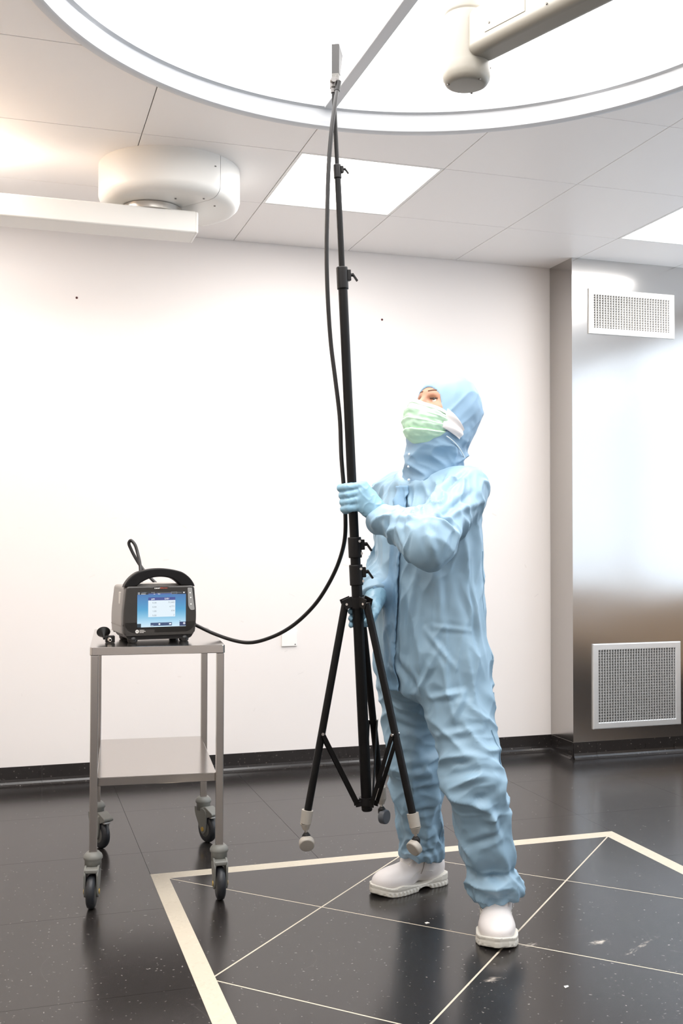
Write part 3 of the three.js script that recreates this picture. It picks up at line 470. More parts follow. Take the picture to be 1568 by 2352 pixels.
function nets(f, lo, hi, h) {
  const n = [0, 1, 2].map((i) => Math.ceil((hi[i] - lo[i]) / h) + 2), [nx, ny, nz] = n, g = new Float32Array(nx * ny * nz).fill(1), B = 8;
  for (let bz = 0; bz < nz; bz += B) for (let by = 0; by < ny; by += B) for (let bx = 0; bx < nx; bx += B) {
    const d = f(lo[0] + (bx + B / 2) * h, lo[1] + (by + B / 2) * h, lo[2] + (bz + B / 2) * h), far = Math.abs(d) > B * h * 1.25;
    for (let z = bz; z < Math.min(bz + B, nz); z++) for (let y = by; y < Math.min(by + B, ny); y++) for (let x = bx; x < Math.min(bx + B, nx); x++)
      g[(z * ny + y) * nx + x] = far ? d : f(lo[0] + x * h, lo[1] + y * h, lo[2] + z * h);
  }
  const id = new Int32Array(nx * ny * nz).fill(-1), pos = [], idx = [], at = (x, y, z) => (z * ny + y) * nx + x;
  const C = [[0, 0, 0], [1, 0, 0], [0, 1, 0], [1, 1, 0], [0, 0, 1], [1, 0, 1], [0, 1, 1], [1, 1, 1]], E = [[0, 1], [2, 3], [4, 5], [6, 7], [0, 2], [1, 3], [4, 6], [5, 7], [0, 4], [1, 5], [2, 6], [3, 7]], v = new Array(8);
  for (let z = 0; z < nz - 1; z++) for (let y = 0; y < ny - 1; y++) for (let x = 0; x < nx - 1; x++) {
    let m = 0; for (let k = 0; k < 8; k++) { v[k] = g[at(x + C[k][0], y + C[k][1], z + C[k][2])]; if (v[k] < 0) m++; }
    if (!m || m === 8) continue;
    let sx = 0, sy = 0, sz = 0, c = 0;
    for (const [a, b] of E) if ((v[a] < 0) !== (v[b] < 0)) { const t = v[a] / (v[a] - v[b]); sx += mix(C[a][0], C[b][0], t); sy += mix(C[a][1], C[b][1], t); sz += mix(C[a][2], C[b][2], t); c++; }
    id[at(x, y, z)] = pos.length / 3; pos.push(lo[0] + (x + sx / c) * h, lo[1] + (y + sy / c) * h, lo[2] + (z + sz / c) * h);
  }
  const quad = (a, b, c, d, flip) => { if (a < 0 || b < 0 || c < 0 || d < 0) return; if (flip) idx.push(a, c, b, a, d, c); else idx.push(a, b, c, a, c, d); };
  for (let z = 1; z < nz - 1; z++) for (let y = 1; y < ny - 1; y++) for (let x = 1; x < nx - 1; x++) {
    const s = g[at(x, y, z)] < 0;
    if (s !== g[at(x + 1, y, z)] < 0) quad(id[at(x, y - 1, z - 1)], id[at(x, y, z - 1)], id[at(x, y, z)], id[at(x, y - 1, z)], !s);
    if (s !== g[at(x, y + 1, z)] < 0) quad(id[at(x - 1, y, z - 1)], id[at(x - 1, y, z)], id[at(x, y, z)], id[at(x, y, z - 1)], !s);
    if (s !== g[at(x, y, z + 1)] < 0) quad(id[at(x - 1, y - 1, z)], id[at(x, y - 1, z)], id[at(x, y, z)], id[at(x - 1, y, z)], !s);
  }
  const q = new THREE.BufferGeometry(); q.setAttribute('position', new THREE.Float32BufferAttribute(pos, 3)); q.setIndex(idx); q.computeVertexNormals(); return q;
}
function displace(q, f) {                          // push every vertex along its normal
  const p = q.attributes.position, n = q.attributes.normal;
  for (let i = 0; i < p.count; i++) { const x = p.getX(i), y = p.getY(i), z = p.getZ(i), d = f(x, y, z, n.getX(i), n.getY(i), n.getZ(i)); p.setXYZ(i, x + n.getX(i) * d, y + n.getY(i) * d, z + n.getZ(i) * d); }
  q.computeVertexNormals(); return q;
}
function relax(q, times) {                          // even out the mesh a little
  const p = q.attributes.position.array, id = q.index.array, n = p.length / 3;
  for (let k = 0; k < times; k++) {
    const s = new Float32Array(n * 3), c = new Uint16Array(n);
    for (let i = 0; i < id.length; i += 3) for (let e = 0; e < 3; e++) { const a = id[i + e], b = id[i + (e + 1) % 3]; for (let m = 0; m < 3; m++) { s[3 * a + m] += p[3 * b + m]; s[3 * b + m] += p[3 * a + m]; } c[a]++; c[b]++; }
    for (let i = 0; i < n; i++) if (c[i]) for (let m = 0; m < 3; m++) p[3 * i + m] = 0.5 * p[3 * i + m] + 0.5 * s[3 * i + m] / c[i];
  }
  q.computeVertexNormals(); return q;
}
function meet(f, o, d, off = 0, reach = 0.6) {     // march from o along d to the surface, staying off away from it
  let t = 0; for (let i = 0; i < 90 && t < reach; i++) { const s = f(o[0] + d[0] * t, o[1] + d[1] * t, o[2] + d[2] * t) - off; if (s < 0.0002) break; t += Math.max(s * 0.7, 0.0002); }
  return [o[0] + d[0] * t, o[1] + d[1] * t, o[2] + d[2] * t];
}
function sheet(nu, nv, f, thick) {                 // a surface patch with thickness: f(u, v) -> point
  const pos = [], idx = [], W = nu + 1;
  for (let j = 0; j <= nv; j++) for (let i = 0; i <= nu; i++) pos.push(...f(i / nu, j / nv));
  for (let j = 0; j < nv; j++) for (let i = 0; i < nu; i++) { const a = j * W + i; idx.push(a, a + 1, a + W + 1, a, a + W + 1, a + W); }
  const q = new THREE.BufferGeometry(); q.setAttribute('position', new THREE.Float32BufferAttribute(pos, 3)); q.setIndex(idx); q.computeVertexNormals();
  const n = q.attributes.normal, c = pos.length / 3, all = pos.slice(), id2 = idx.slice();
  for (let i = 0; i < c; i++) all.push(pos[3 * i] - n.getX(i) * thick, pos[3 * i + 1] - n.getY(i) * thick, pos[3 * i + 2] - n.getZ(i) * thick);
  for (let k = 0; k < idx.length; k += 3) id2.push(idx[k] + c, idx[k + 2] + c, idx[k + 1] + c);
  const rim = []; for (let i = 0; i <= nu; i++) rim.push(i); for (let j = 1; j <= nv; j++) rim.push(j * W + nu); for (let i = nu - 1; i >= 0; i--) rim.push(nv * W + i); for (let j = nv - 1; j > 0; j--) rim.push(j * W);
  rim.forEach((a, k) => { const b = rim[(k + 1) % rim.length]; id2.push(a, a + c, b + c, a, b + c, b); });
  const o = new THREE.BufferGeometry(); o.setAttribute('position', new THREE.Float32BufferAttribute(all, 3)); o.setIndex(id2); o.computeVertexNormals(); return o;
}
{
  const BX = 1.30, BZ = -3.02;                     // the ground point the figure stands over
  const t = thing('person', 'person in light blue cleanroom coverall looking up and holding the tripod', 'person', [BX, 0, BZ]);
  const put = (parent, name, g, mat, label) => part(parent, name, g.translate(-BX, 0, -BZ), mat, label);
  const cloth = phys({ color: 0x8ba9bd, roughness: 0.5 });
  const hoodCloth = phys({ color: 0x84a3bc, roughness: 0.5 });
  const placketCloth = phys({ color: 0x7fa3bf, roughness: 0.5 });
  const gloveMat = phys({ color: 0x86adc2, roughness: 0.42 });
  const skin = phys({ color: 0xb5846b, roughness: 0.55 });
  const shoeMat = phys({ color: 0xd6d0cd, roughness: 0.42 }), soleMat = phys({ color: 0xcdc9bf, roughness: 0.55 });
  const F = [-0.925, 0.380], S = [0.380, 0.925];   // where the chest faces, and the figure's left
  const J = { hip: [1.245, 0.83, -3.022], chest: [1.241, 1.235, -3.016], shL: [1.284, 1.300, -2.872], elL: [1.112, 1.152, -2.716], wrL: [1.024, 1.216, -2.853], shR: [1.188, 1.300, -3.170], elR: [1.196, 1.052, -3.250], wrR: [1.050, 0.995, -3.010],
    hipL: [1.272, 0.765, -2.936], knL: [1.300, 0.440, -2.828], anL: [1.396, 0.085, -2.874], hipR: [1.213, 0.755, -3.136], knR: [1.242, 0.430, -3.160], anR: [1.324, 0.085, -3.284] };
  // torso as a stack of ellipses: y, half width, half depth, forward shift
  const K = [[0.62, 0.10, 0.105, 0], [0.70, 0.162, 0.138, 0], [0.80, 0.188, 0.152, 0.0], [0.90, 0.186, 0.150, 0.004], [1.03, 0.176, 0.142, 0.012], [1.15, 0.182, 0.138, 0.010], [1.25, 0.180, 0.128, 0.004], [1.31, 0.158, 0.114, -0.002], [1.355, 0.118, 0.098, 0.006], [1.40, 0.086, 0.088, 0.018], [1.46, 0.074, 0.08, 0.03]];
  const torso = (x, y, z, s = 1) => {
    let i = 0; while (i < K.length - 2 && y > K[i + 1][0]) i++;
    const A = K[i], B = K[i + 1], q = clamp((y - A[0]) / (B[0] - A[0]), 0, 1), e = q * q * (3 - 2 * q), a = mix(A[1], B[1], e) * s, b = mix(A[2], B[2], e) * s, o = mix(A[3], B[3], e);
    const cx = mix(1.245, 1.241, clamp((y - 0.83) / 0.4, 0, 1)), cz = -3.018, dx = x - cx, dz = z - cz, u = dx * S[0] + dz * S[1], v = dx * F[0] + dz * F[1] - o;
    const d = (Math.hypot(u / a, v / b) - 1) * Math.min(a, b);
    return smax(d, Math.max(0.675 - y, y - 1.44), 0.05);
  };
  // shoulder and upper neck plane of the coverall: low in front, high behind
  const neckline = (x, y, z) => { const v = (x - 1.241) * F[0] + (z + 3.016) * F[1]; return (y - 1.372 + 0.42 * v - 0.2 * Math.abs((x - 1.241) * S[0] + (z + 3.016) * S[1])) * 0.92; };
  const hemCut = (y, x, z, a, tx, tz) => a + tx * (x) + tz * (z) - y;
  const legs = (x, y, z, o) => {
    const l = smin(cone(x, y, z, J.hipL, J.knL, 0.112 + o, 0.086 + o), cone(x, y, z, J.knL, J.anL, 0.086 + o, 0.062 + o), 0.03), r = smin(cone(x, y, z, J.hipR, J.knR, 0.108 + o, 0.082 + o), cone(x, y, z, J.knR, J.anR, 0.082 + o, 0.066 + o), 0.03);
    return [l, r];
  };
  const bulge = (y, c, w) => Math.exp(-(((y - c) / w) ** 2));
  const cuffBulge = (x, y, z) => Math.exp(-(((x - 1.044) ** 2 + (y - 1.205) ** 2 + (z + 2.832) ** 2) / 0.0022));
  const suit = (x, y, z) => {
    let d = torso(x, y, z);
    if (y < 1.0) {
      let [l, r] = legs(x, y, z, 0);
      if (y < 0.45) {                              // trouser legs bunch up over the shoes
        l -= 0.016 * bulge(y, 0.125, 0.04) - 0.006 * bulge(y, 0.185, 0.02) + 0.007 * bulge(y, 0.235, 0.035) + 0.005 * bulge(y, 0.34, 0.04); r -= 0.008 * bulge(y, 0.118, 0.025) + 0.005 * bulge(y, 0.21, 0.03) + 0.005 * bulge(y, 0.33, 0.04);
      }
      l = smax(l, 0.098 + 0.32 * (x - 1.39) - 0.20 * (z + 2.86) - y, 0.008); r = smax(r, 0.098 - 0.12 * (x - 1.32) - y, 0.008);
      d = smin(smin(d, l, 0.05), r, 0.05);
    }
    if (y > 0.8) {
      const aL = smin(cone(x, y, z, J.shL, J.elL, 0.078, 0.066), cone(x, y, z, J.elL, J.wrL, 0.066, 0.042), 0.06) - 0.008 * cuffBulge(x, y, z), aR = smin(cone(x, y, z, J.shR, J.elR, 0.078, 0.066), cone(x, y, z, J.elR, J.wrR, 0.066, 0.044), 0.035);
      d = smin(smin(d, aL, 0.035), aR, 0.04);
      d = smax(d, neckline(x, y, z), 0.012);
    }
    return d;
  };
  const ridge = (a, b, c) => { const r = 1 - Math.abs(noise(a, b, c)); return r * r * r; };
  const soft = (a, b, c) => { const r = 1 - Math.abs(noise(a, b, c)); return r * r; };
  const along = (p, a, b) => { const b0 = b[0] - a[0], b1 = b[1] - a[1], b2 = b[2] - a[2]; return clamp(((p[0] - a[0]) * b0 + (p[1] - a[1]) * b1 + (p[2] - a[2]) * b2) / (b0 * b0 + b1 * b1 + b2 * b2), 0, 1); };
  const folds = (x, y, z) => {
    const [l, r] = legs(x, y, z, 0), aL = Math.min(cone(x, y, z, J.shL, J.elL, 0.078, 0.063), cone(x, y, z, J.elL, J.wrL, 0.063, 0.040)), aR = Math.min(cone(x, y, z, J.shR, J.elR, 0.078, 0.066), cone(x, y, z, J.elR, J.wrR, 0.066, 0.044)), to = torso(x, y, z);
    const wl = y < 0.8 ? 1 - sstep(0.58, 0.76, y) : 0, wa = Math.max(1 - sstep(0.0, 0.03, aL), 1 - sstep(0, 0.03, aR)) * (y > 0.85 ? 1 : 0) * sstep(-0.03, 0.05, to), wt = (1 - wl) * (1 - wa);
    let d = 0;
    if (wl > 0) {                                  // slanting folds round the trouser legs, crowding at knee and ankle
      const near = l < r, a = near ? J.hipL : J.hipR, an = near ? J.anL : J.anR, c = [mix(an[0], a[0], y / 0.75), mix(an[2], a[2], y / 0.75)], ang = Math.atan2(z - c[1], x - c[0]), o = near ? 0 : 7;
      const amp = 0.010 + 0.011 * bulge(y, 0.40, 0.13) + (near ? 0.012 : 0.005) * (1 - sstep(0.08, 0.30, y)), fr = mix(8, 12.5, 1 - sstep(0.1, 0.36, y));
      const w = y + 0.05 * Math.sin(ang + 1.2 + o) + 0.025 * noise(x * 4, y * 3, z * 4 + o);
      d += wl * (amp * (soft(Math.cos(ang) * 0.75 + o, Math.sin(ang) * 0.75, w * fr) - 0.5) + 0.24 * amp * (ridge(Math.cos(ang) * 1.1 + o, Math.sin(ang) * 1.1 + 3, (y - 0.06 * Math.sin(ang - 0.4)) * fr * 1.7) - 0.4));
    }
    if (wa > 0) {
      const L = aL < aR, q = [x, y, z], s = L ? along(q, J.shL, J.elL) + along(q, J.elL, J.wrL) : 5 + along(q, J.elR, J.wrR);
      const amp = 0.007 + 0.006 * bulge(s, 1.0, 0.45) + 0.006 * sstep(1.5, 1.95, s);
      d += wa * 1.45 * (amp * (ridge(x * 4 + y * 5, s * 2.6 + y * 3, z * 5 - y * 4) - 0.4) + 0.3 * amp * (soft(x * 9 + 4, s * 5, z * 9 + y * 6) - 0.5));
    }
    if (wt > 0) {                                  // hanging drapes on the body, tension folds towards crotch and shoulder
      const dx = x - 1.243, dz = z + 3.018, u = dx * S[0] + dz * S[1], v = dx * F[0] + dz * F[1], a = Math.atan2(u, v);
      const low = 1 - sstep(0.66, 0.86, y), up = sstep(1.16, 1.28, y);
      d += wt * (0.016 * (soft(a * 1.6 + y * 1.2, y * 1.5, 2.1) - 0.5) + 0.006 * (ridge(a * 2.2 - y * 3.5, y * 3 + a * 0.8, 5.5) - 0.4) + 0.013 * low * (soft(a * 1.5 + y * 7, y * 4 - a * 1.3, 8) - 0.5) + 0.013 * up * (ridge(a * 2.0 + y * 7, y * 3.5, 11) - 0.4));
    }
    return (d + 0.0008 * noise(x * 18, y * 18, z * 18)) * (y > 1.2 ? 0.15 + 0.85 * sstep(0, 0.05, -neckline(x, y, z)) : 1);
  };
  // single creases pressed into the cloth: two ends, height (below zero: a valley), half width
  const CREASES = [
    [1.162, 0.892, -2.875, 1.238, 0.779, -2.82, 0.007, 0.007],
    [1.173, 0.903, -2.867, 1.3, 0.885, -2.84, 0.004, 0.006],
    [1.154, 0.683, -2.916, 1.201, 0.843, -2.846, 0.008, 0.008],
    [1.15, 0.704, -2.903, 1.094, 0.839, -2.986, -0.007, 0.009],
    [1.173, 0.691, -2.868, 1.261, 0.713, -2.809, 0.008, 0.008],
    [1.261, 0.715, -2.809, 1.224, 0.633, -2.809, 0.006, 0.008],
    [1.142, 1.058, -2.894, 1.121, 0.831, -2.927, 0.007, 0.008],
    [1.199, 1.05, -2.853, 1.203, 0.9, -2.849, 0.006, 0.009],
    [1.296, 1.09, -2.846, 1.313, 0.822, -2.829, -0.006, 0.006],
    [1.269, 1.039, -2.842, 1.308, 0.911, -2.843, 0.006, 0.01],
    [1.217, 1.345, -2.864, 1.065, 1.227, -2.722, -0.008, 0.006],
    [1.279, 1.362, -2.824, 1.164, 1.285, -2.77, -0.009, 0.007],
    [1.274, 1.295, -2.773, 1.108, 1.212, -2.661, -0.01, 0.009],
    [1.112, 1.224, -2.676, 1.174, 1.189, -2.67, -0.014, 0.008],
    [1.075, 1.196, -2.659, 1.11, 1.095, -2.658, 0.009, 0.007],
    [1.177, 1.197, -2.676, 1.146, 1.105, -2.659, 0.008, 0.007],
    [1.316, 1.269, -2.799, 1.166, 1.227, -2.692, 0.007, 0.009],
    [1.068, 1.215, -2.689, 1.027, 1.218, -2.767, 0.008, 0.01],
    [1.027, 1.234, -2.786, 1.021, 1.154, -2.793, -0.008, 0.006],
    [1.03, 1.203, -2.742, 1.035, 1.128, -2.704, 0.006, 0.008],
    [1.191, 0.581, -2.861, 1.308, 0.608, -2.783, 0.007, 0.009],
    [1.204, 0.492, -2.86, 1.331, 0.525, -2.768, -0.01, 0.01],
    [1.206, 0.457, -2.817, 1.332, 0.476, -2.747, 0.009, 0.01],
    [1.222, 0.39, -2.805, 1.345, 0.451, -2.746, -0.01, 0.01],
    [1.242, 0.345, -2.805, 1.39, 0.386, -2.796, 0.01, 0.01],
    [1.27, 0.263, -2.821, 1.369, 0.338, -2.768, -0.009, 0.01],
    [1.3, 0.174, -2.858, 1.411, 0.181, -2.81, -0.012, 0.01],
    [1.303, 0.137, -2.834, 1.408, 0.154, -2.795, 0.01, 0.011],
    [1.323, 0.091, -2.852, 1.4, 0.122, -2.789, -0.008, 0.008],
    [1.302, 0.399, -2.742, 1.357, 0.288, -2.771, 0.007, 0.008],
    [1.175, 0.512, -3.087, 1.197, 0.538, -2.875, 0.008, 0.01],
    [1.173, 0.437, -3.101, 1.292, 0.453, -3.085, -0.008, 0.01],
    [1.188, 0.389, -3.101, 1.315, 0.39, -3.116, 0.008, 0.01],
    [1.204, 0.291, -3.164, 1.326, 0.314, -3.142, -0.009, 0.01],
    [1.222, 0.22, -3.189, 1.357, 0.215, -3.194, 0.008, 0.01],
    [1.239, 0.143, -3.234, 1.36, 0.154, -3.211, -0.007, 0.008],
    [1.123, 0.664, -3.102, 1.211, 0.613, -3.049, 0.008, 0.01],
    [1.135, 0.593, -3.118, 1.229, 0.557, -3.057, -0.007, 0.01]];
  const creased = (x, y, z, nx, ny, nz) => {
    let d = folds(x, y, z);
    for (const [ax, ay, az, bx, by, bz, amp, w] of CREASES) {
      const ux = bx - ax, uy = by - ay, uz = bz - az, qx = x - ax, qy = y - ay, qz = z - az, k = clamp((qx * ux + qy * uy + qz * uz) / (ux * ux + uy * uy + uz * uz), 0, 1);
      let ex = qx - ux * k, ey = qy - uy * k, ez = qz - uz * k; if (ex * ex + ey * ey + ez * ez > 0.0049) continue;
      const m = ex * nx + ey * ny + ez * nz; ex -= nx * m; ey -= ny * m; ez -= nz * m;
      const r = Math.hypot(ex, ey, ez) / w; d += amp * (0.25 + 0.75 * Math.sin(Math.PI * k)) * (Math.exp(-r * r) - 0.35 * Math.exp(-((r - 2.2) ** 2)));
    }
    return d;
  };
  const cov = put(t, 'coverall', relax(displace(nets(suit, [0.94, 0.05, -3.38], [1.56, 1.46, -2.58], 0.0043), creased), 1), cloth, 'light blue loose coverall');
  // covered zip running down the front, puckered
  const suitF = (x, y, z) => suit(x, y, z);
  {
    const line = (y) => 0.012 * Math.sin(y * 7) - 0.012;
    const g = sheet(10, 110, (u, v) => { const y = mix(1.318, 0.70, v), s = line(y) + (u - 0.5) * 0.052, o = [1.243 + F[0] * 0.4 + S[0] * s, y, -3.018 + F[1] * 0.4 + S[1] * s]; const p = meet(suitF, o, [-F[0], 0, -F[1]], 0.001); const d = folds(...p) + 0.004 + 0.003 * ridge(y * 26, u * 2.0, 3) * sstep(0.2, 1, u); return [p[0] + F[0] * d, p[1], p[2] + F[1] * d]; }, 0.004);
    put(cov, 'zip_placket', g, placketCloth, 'darker blue puckered zip cover');
    const seam = (from, to, n, off) => { const pts = []; for (let i = 0; i <= n; i++) { const k = i / n, a = mix(from[2], to[2], k) , y = mix(from[0], to[0], k), c = [mix(from[3], to[3], k), mix(from[4], to[4], k)], dir = [Math.sin(a), 0, Math.cos(a)]; const p = meet(suitF, [c[0] + dir[0] * 0.4, y, c[1] + dir[2] * 0.4], [-dir[0], 0, -dir[2]], 0); const d = folds(...p) + off; pts.push([p[0] + dir[0] * d, p[1], p[2] + dir[2] * d]); } return tube(pts, 0.0022, n * 3, 6); };
    put(cov, 'side_seam', seam([1.12, 0, 0.75, 1.245, -3.018], [0.80, 0, 0.75, 1.245, -3.0], 40, 0.0005), cloth);
    put(cov, 'side_seam', seam([0.70, 0, 1.0, 1.28, -2.92], [0.16, 0, 1.0, J.anL[0], J.anL[2]], 60, 0.0005), cloth);
    put(cov, 'inner_seam', seam([0.60, 0, 0.3, 1.235, -3.15], [0.13, 0, 0.45, J.anR[0], J.anR[2]], 60, 0.0005), cloth);
  }
  // head: own axes, x to the figure's left, y up, z out of the face; origin between the eyes
  const O = [1.264, 1.545, -2.962], hz = V(-0.86, 0.37, 0.30).normalize(), hx = new THREE.Vector3().crossVectors(V(0, 1, 0), hz).normalize(), hy = new THREE.Vector3().crossVectors(hz, hx);
  const HM = new THREE.Matrix4().makeBasis(hx, hy, hz).setPosition(...O), HI = HM.clone().invert().elements;
  const toHead = (x, y, z) => [HI[0] * x + HI[4] * y + HI[8] * z + HI[12], HI[1] * x + HI[5] * y + HI[9] * z + HI[13], HI[2] * x + HI[6] * y + HI[10] * z + HI[14]];
  const skullF = (x, y, z) => smin(ell(x, y, z, 0, 0.022, -0.008, 0.074, 0.084, 0.094), smin(ell(x, y, z, 0, -0.045, 0.026, 0.056, 0.078, 0.062), ell(x, y, z, 0, 0.012, 0.035, 0.064, 0.056, 0.052), 0.02), 0.03);
  const face = (x, y, z) => {
    let d = skullF(x, y, z); const ax = Math.abs(x);
    d = smin(d, cone(ax, y, z, [0.006, 0.020, 0.084], [0.046, 0.018, 0.066], 0.007, 0.006), 0.014);               // brows
    d = smin(d, cone(x, y, z, [0, 0.012, 0.084], [0, -0.034, 0.108], 0.006, 0.011), 0.014);                        // nose
    d = smin(d, ell(ax, y, z, 0.012, -0.036, 0.097, 0.008, 0.007, 0.009), 0.008);
    d = smin(d, ell(ax, y, z, 0.040, -0.026, 0.060, 0.022, 0.018, 0.018), 0.02);                                   // cheek bones
    d = smax(d, -ell(ax, y, z, 0.031, -0.001, 0.094, 0.017, 0.0110, 0.021), 0.008);                                 // eye sockets
    d = smin(d, cone(ax, y, z, [0.017, 0.0068, 0.0775], [0.045, 0.0055, 0.0670], 0.0036, 0.0036), 0.006);             // upper lids
    d = smin(d, cone(ax, y, z, [0.017, -0.0104, 0.0755], [0.045, -0.0084, 0.0655], 0.0034, 0.0034), 0.006);            // lower lids
    d = smin(d, cone(x, y, z, [-0.02, -0.068, 0.082], [0.02, -0.068, 0.082], 0.0065, 0.0065), 0.01);               // lips
    return smin(d, ell(ax, y, z, 0.068, -0.012, -0.006, 0.008, 0.026, 0.016), 0.008);                              // ears
  };
  const headW = nets(face, [-0.1, -0.15, -0.12], [0.1, 0.13, 0.13], 0.003).applyMatrix4(HM);
  // the body under the clothes, one continuous figure
  const neckA = [1.268, 1.36, -3.0], neckB = [1.272, 1.49, -2.972];
  const bodyF = (x, y, z) => {
    let d = smax(torso(x, y, z, 0.74), 0.74 - y, 0.04); if (y > 1.36) d = smax(d, y - 1.38, 0.03);
    d = smin(d, cone(x, y, z, neckA, neckB, 0.056, 0.05), 0.05); const h = toHead(x, y, z); d = smin(d, skullF(...h) + 0.022, 0.02);
    const [l, r] = legs(x, y, z, -0.038); d = smin(smin(d, l, 0.04), r, 0.04);
    const arm = (a, e, w) => smin(cone(x, y, z, a, e, 0.040, 0.038), cone(x, y, z, e, w, 0.042, 0.026), 0.02);
    d = smin(smin(d, arm(J.shL, J.elL, J.wrL), 0.03), arm(J.shR, J.elR, J.wrR), 0.03);
    return smin(smin(d, cone(x, y, z, [1.395, 0.055, -2.87], [1.355, 0.04, -2.79], 0.02, 0.018), 0.02), cone(x, y, z, [1.326, 0.055, -3.29], [1.22, 0.04, -3.265], 0.02, 0.018), 0.02);
  };
  const body = put(t, 'body', merge(nets(bodyF, [0.98, 0.0, -3.34], [1.50, 1.68, -2.62], 0.012), headW), skin);
  for (const s of [-1, 1]) {
    const e = part(body, 'eye', new THREE.SphereGeometry(0.0142, 28, 20).translate(s * 0.0305, -0.0015, 0.0655).applyMatrix4(HM).translate(-BX, 0, -BZ), phys({ color: 0xc4b5ab, roughness: 0.25 }));
    part(e, 'iris', new THREE.SphereGeometry(0.0068, 20, 14).translate(s * 0.0308, 0.0030, 0.0748).applyMatrix4(HM).translate(-BX, 0, -BZ), phys({ color: 0x2a1f1a, roughness: 0.2 }));
    const bp = []; for (let i = 0; i <= 8; i++) { const k = i / 8, x = s * mix(0.012, 0.052, k), y = 0.0235 + 0.005 * Math.sin(k * 2.4); bp.push(meet(face, [x, y, 0.2], [0, 0, -1], -0.0006, 0.3)); }
    part(body, 'eyebrow', tube(bp, 0.0024, 24, 8).applyMatrix4(HM).translate(-BX, 0, -BZ), std({ color: 0x6b4a36, roughness: 0.8 }));
    const lp = []; for (let i = 0; i <= 8; i++) { const k = i / 8, x = s * mix(0.018, 0.045, k), y = 0.0035 + 0.002 * Math.sin(k * Math.PI); lp.push(meet(face, [x, y, 0.2], [0, 0, -1], 0.0, 0.3)); }
    part(body, 'eyelashes', tube(lp, 0.0022, 24, 6).applyMatrix4(HM).translate(-BX, 0, -BZ), std({ color: 0x4d382c, roughness: 0.8 }));
  }
  // hood: covers skull, cheeks and neck, open over the eyes
  const chestIn = [1.192, 1.322, -3.000];
  const hoodF = (x, y, z) => {
    const [a, b, c] = toHead(x, y, z);
    let d = smin(ell(a, b, c, 0, 0.022, -0.014, 0.090, 0.104, 0.110), ell(a, b, c, 0, -0.045, 0.010, 0.082, 0.085, 0.076), 0.03);
    const open = Math.max(Math.hypot(a / 0.056, (b + 0.020) / 0.058) - 1, 0) > 0 ? (Math.hypot(a / 0.056, (b + 0.020) / 0.058) - 1) * 0.056 : (Math.hypot(a / 0.056, (b + 0.020) / 0.058) - 1) * 0.056;
    d = smax(d, -Math.max(open, 0.02 - c), 0.006);
    const n = smin(cone(x, y, z, [1.226, 1.44, -2.968], [1.212, 1.30, -2.996], 0.080, 0.066), cone(x, y, z, [1.270, 1.46, -2.98], [1.252, 1.33, -3.01], 0.074, 0.085), 0.03);
    return Math.max(smin(d, n, 0.05), 1.285 - y);
  };
  const hoodFolds = (x, y, z) => { const [a, b, c] = toHead(x, y, z), nk = 1 - sstep(1.40, 1.50, y), q = Math.max(0, -c), edge = sstep(0.0, 0.02, Math.abs(Math.hypot(a / 0.056, (b + 0.020) / 0.058) - 1) * 0.05);
    return edge * ((1 - nk) * ((0.002 + 0.0025 * sstep(0.02, -0.04, c)) * (soft(a * 7 + 2, b * 6, c * 6) - 0.35) + 0.003 * (soft(a * 14, b * 10 + c * 12, c * 9) - 0.5)) + nk * (0.014 * (soft(x * 3 + y * 8, y * 9 - x * 6, z * 4) - 0.5) + 0.004 * (soft(x * 8 + y * 12, y * 15, z * 8) - 0.5)) + 0.002 * noise(x * 30, y * 30, z * 30) * q * 10); };
  const hood = put(t, 'hood', relax(displace(nets(hoodF, [1.06, 1.27, -3.14], [1.42, 1.70, -2.82], 0.0034), hoodFolds), 1), hoodCloth, 'light blue hood open over the eyes');
  const snap = phys({ color: 0xdfe8ee, roughness: 0.3 });
  for (const [y, s] of [[1.335, -0.006], [1.375, -0.004], [1.412, 0.002]]) { const p = meet(hoodF, [1.243 + F[0] * 0.4 + S[0] * (s + 0.02), y, -3.018 + F[1] * 0.4 + S[1] * (s + 0.02)], [-F[0], 0, -F[1]], 0.004); put(hood, 'snap_button', ball(0.0045).translate(...p), snap); }
  // pleated mask
  const maskForm = (x, y, z) => smin(face(x, y, z), ell(x, y, z, 0, -0.062, 0.040, 0.064, 0.072, 0.072), 0.03);
  const maskPt = (u, v, off) => { const a = (u - 0.5) * 2, th = a * 72 * R, k = a * a, top = -0.026 - 0.012 * k + 0.007 * Math.exp(-((a / 0.16) ** 2)), bot = -0.138 + 0.040 * k, y = mix(top, bot, v), o = [Math.sin(th) * 0.25, y, Math.cos(th) * 0.25]; return meet(maskForm, o, [-Math.sin(th), 0, -Math.cos(th)], off, 0.4); };
  const pleat = (u, v) => { const a = Math.abs(u - 0.5) * 2, w = (v * 4.0) % 1, s = sstep(0.10, 0.22, v) * (1 - sstep(0.88, 0.96, v)); return 0.004 + s * (0.0085 * (1 - w) * (1 - 0.35 * a)) + 0.004 * (1 - a * a) + (0.0014 * noise(u * 6, v * 7, 4) + 0.0012 * noise(u * 14, v * 5, 8)) * (1 - sstep(0.85, 1, v)); };
  const mask = part(t, 'face_mask', sheet(72, 110, (u, v) => maskPt(u, v, pleat(u, v)), 0.0014).applyMatrix4(HM).translate(-BX, 0, -BZ), phys({ color: 0xc3e4c8, roughness: 0.75, side: THREE.DoubleSide }), 'pale green pleated face mask');
  part(mask, 'mask_edge', sheet(72, 8, (u, v) => maskPt(u, v * 0.11, 0.0058 + 0.004 * (1 - (2 * u - 1) ** 2)), 0.0016).applyMatrix4(HM).translate(-BX, 0, -BZ), phys({ color: 0xe9f3e6, roughness: 0.75, side: THREE.DoubleSide }), 'white upper mask edge');
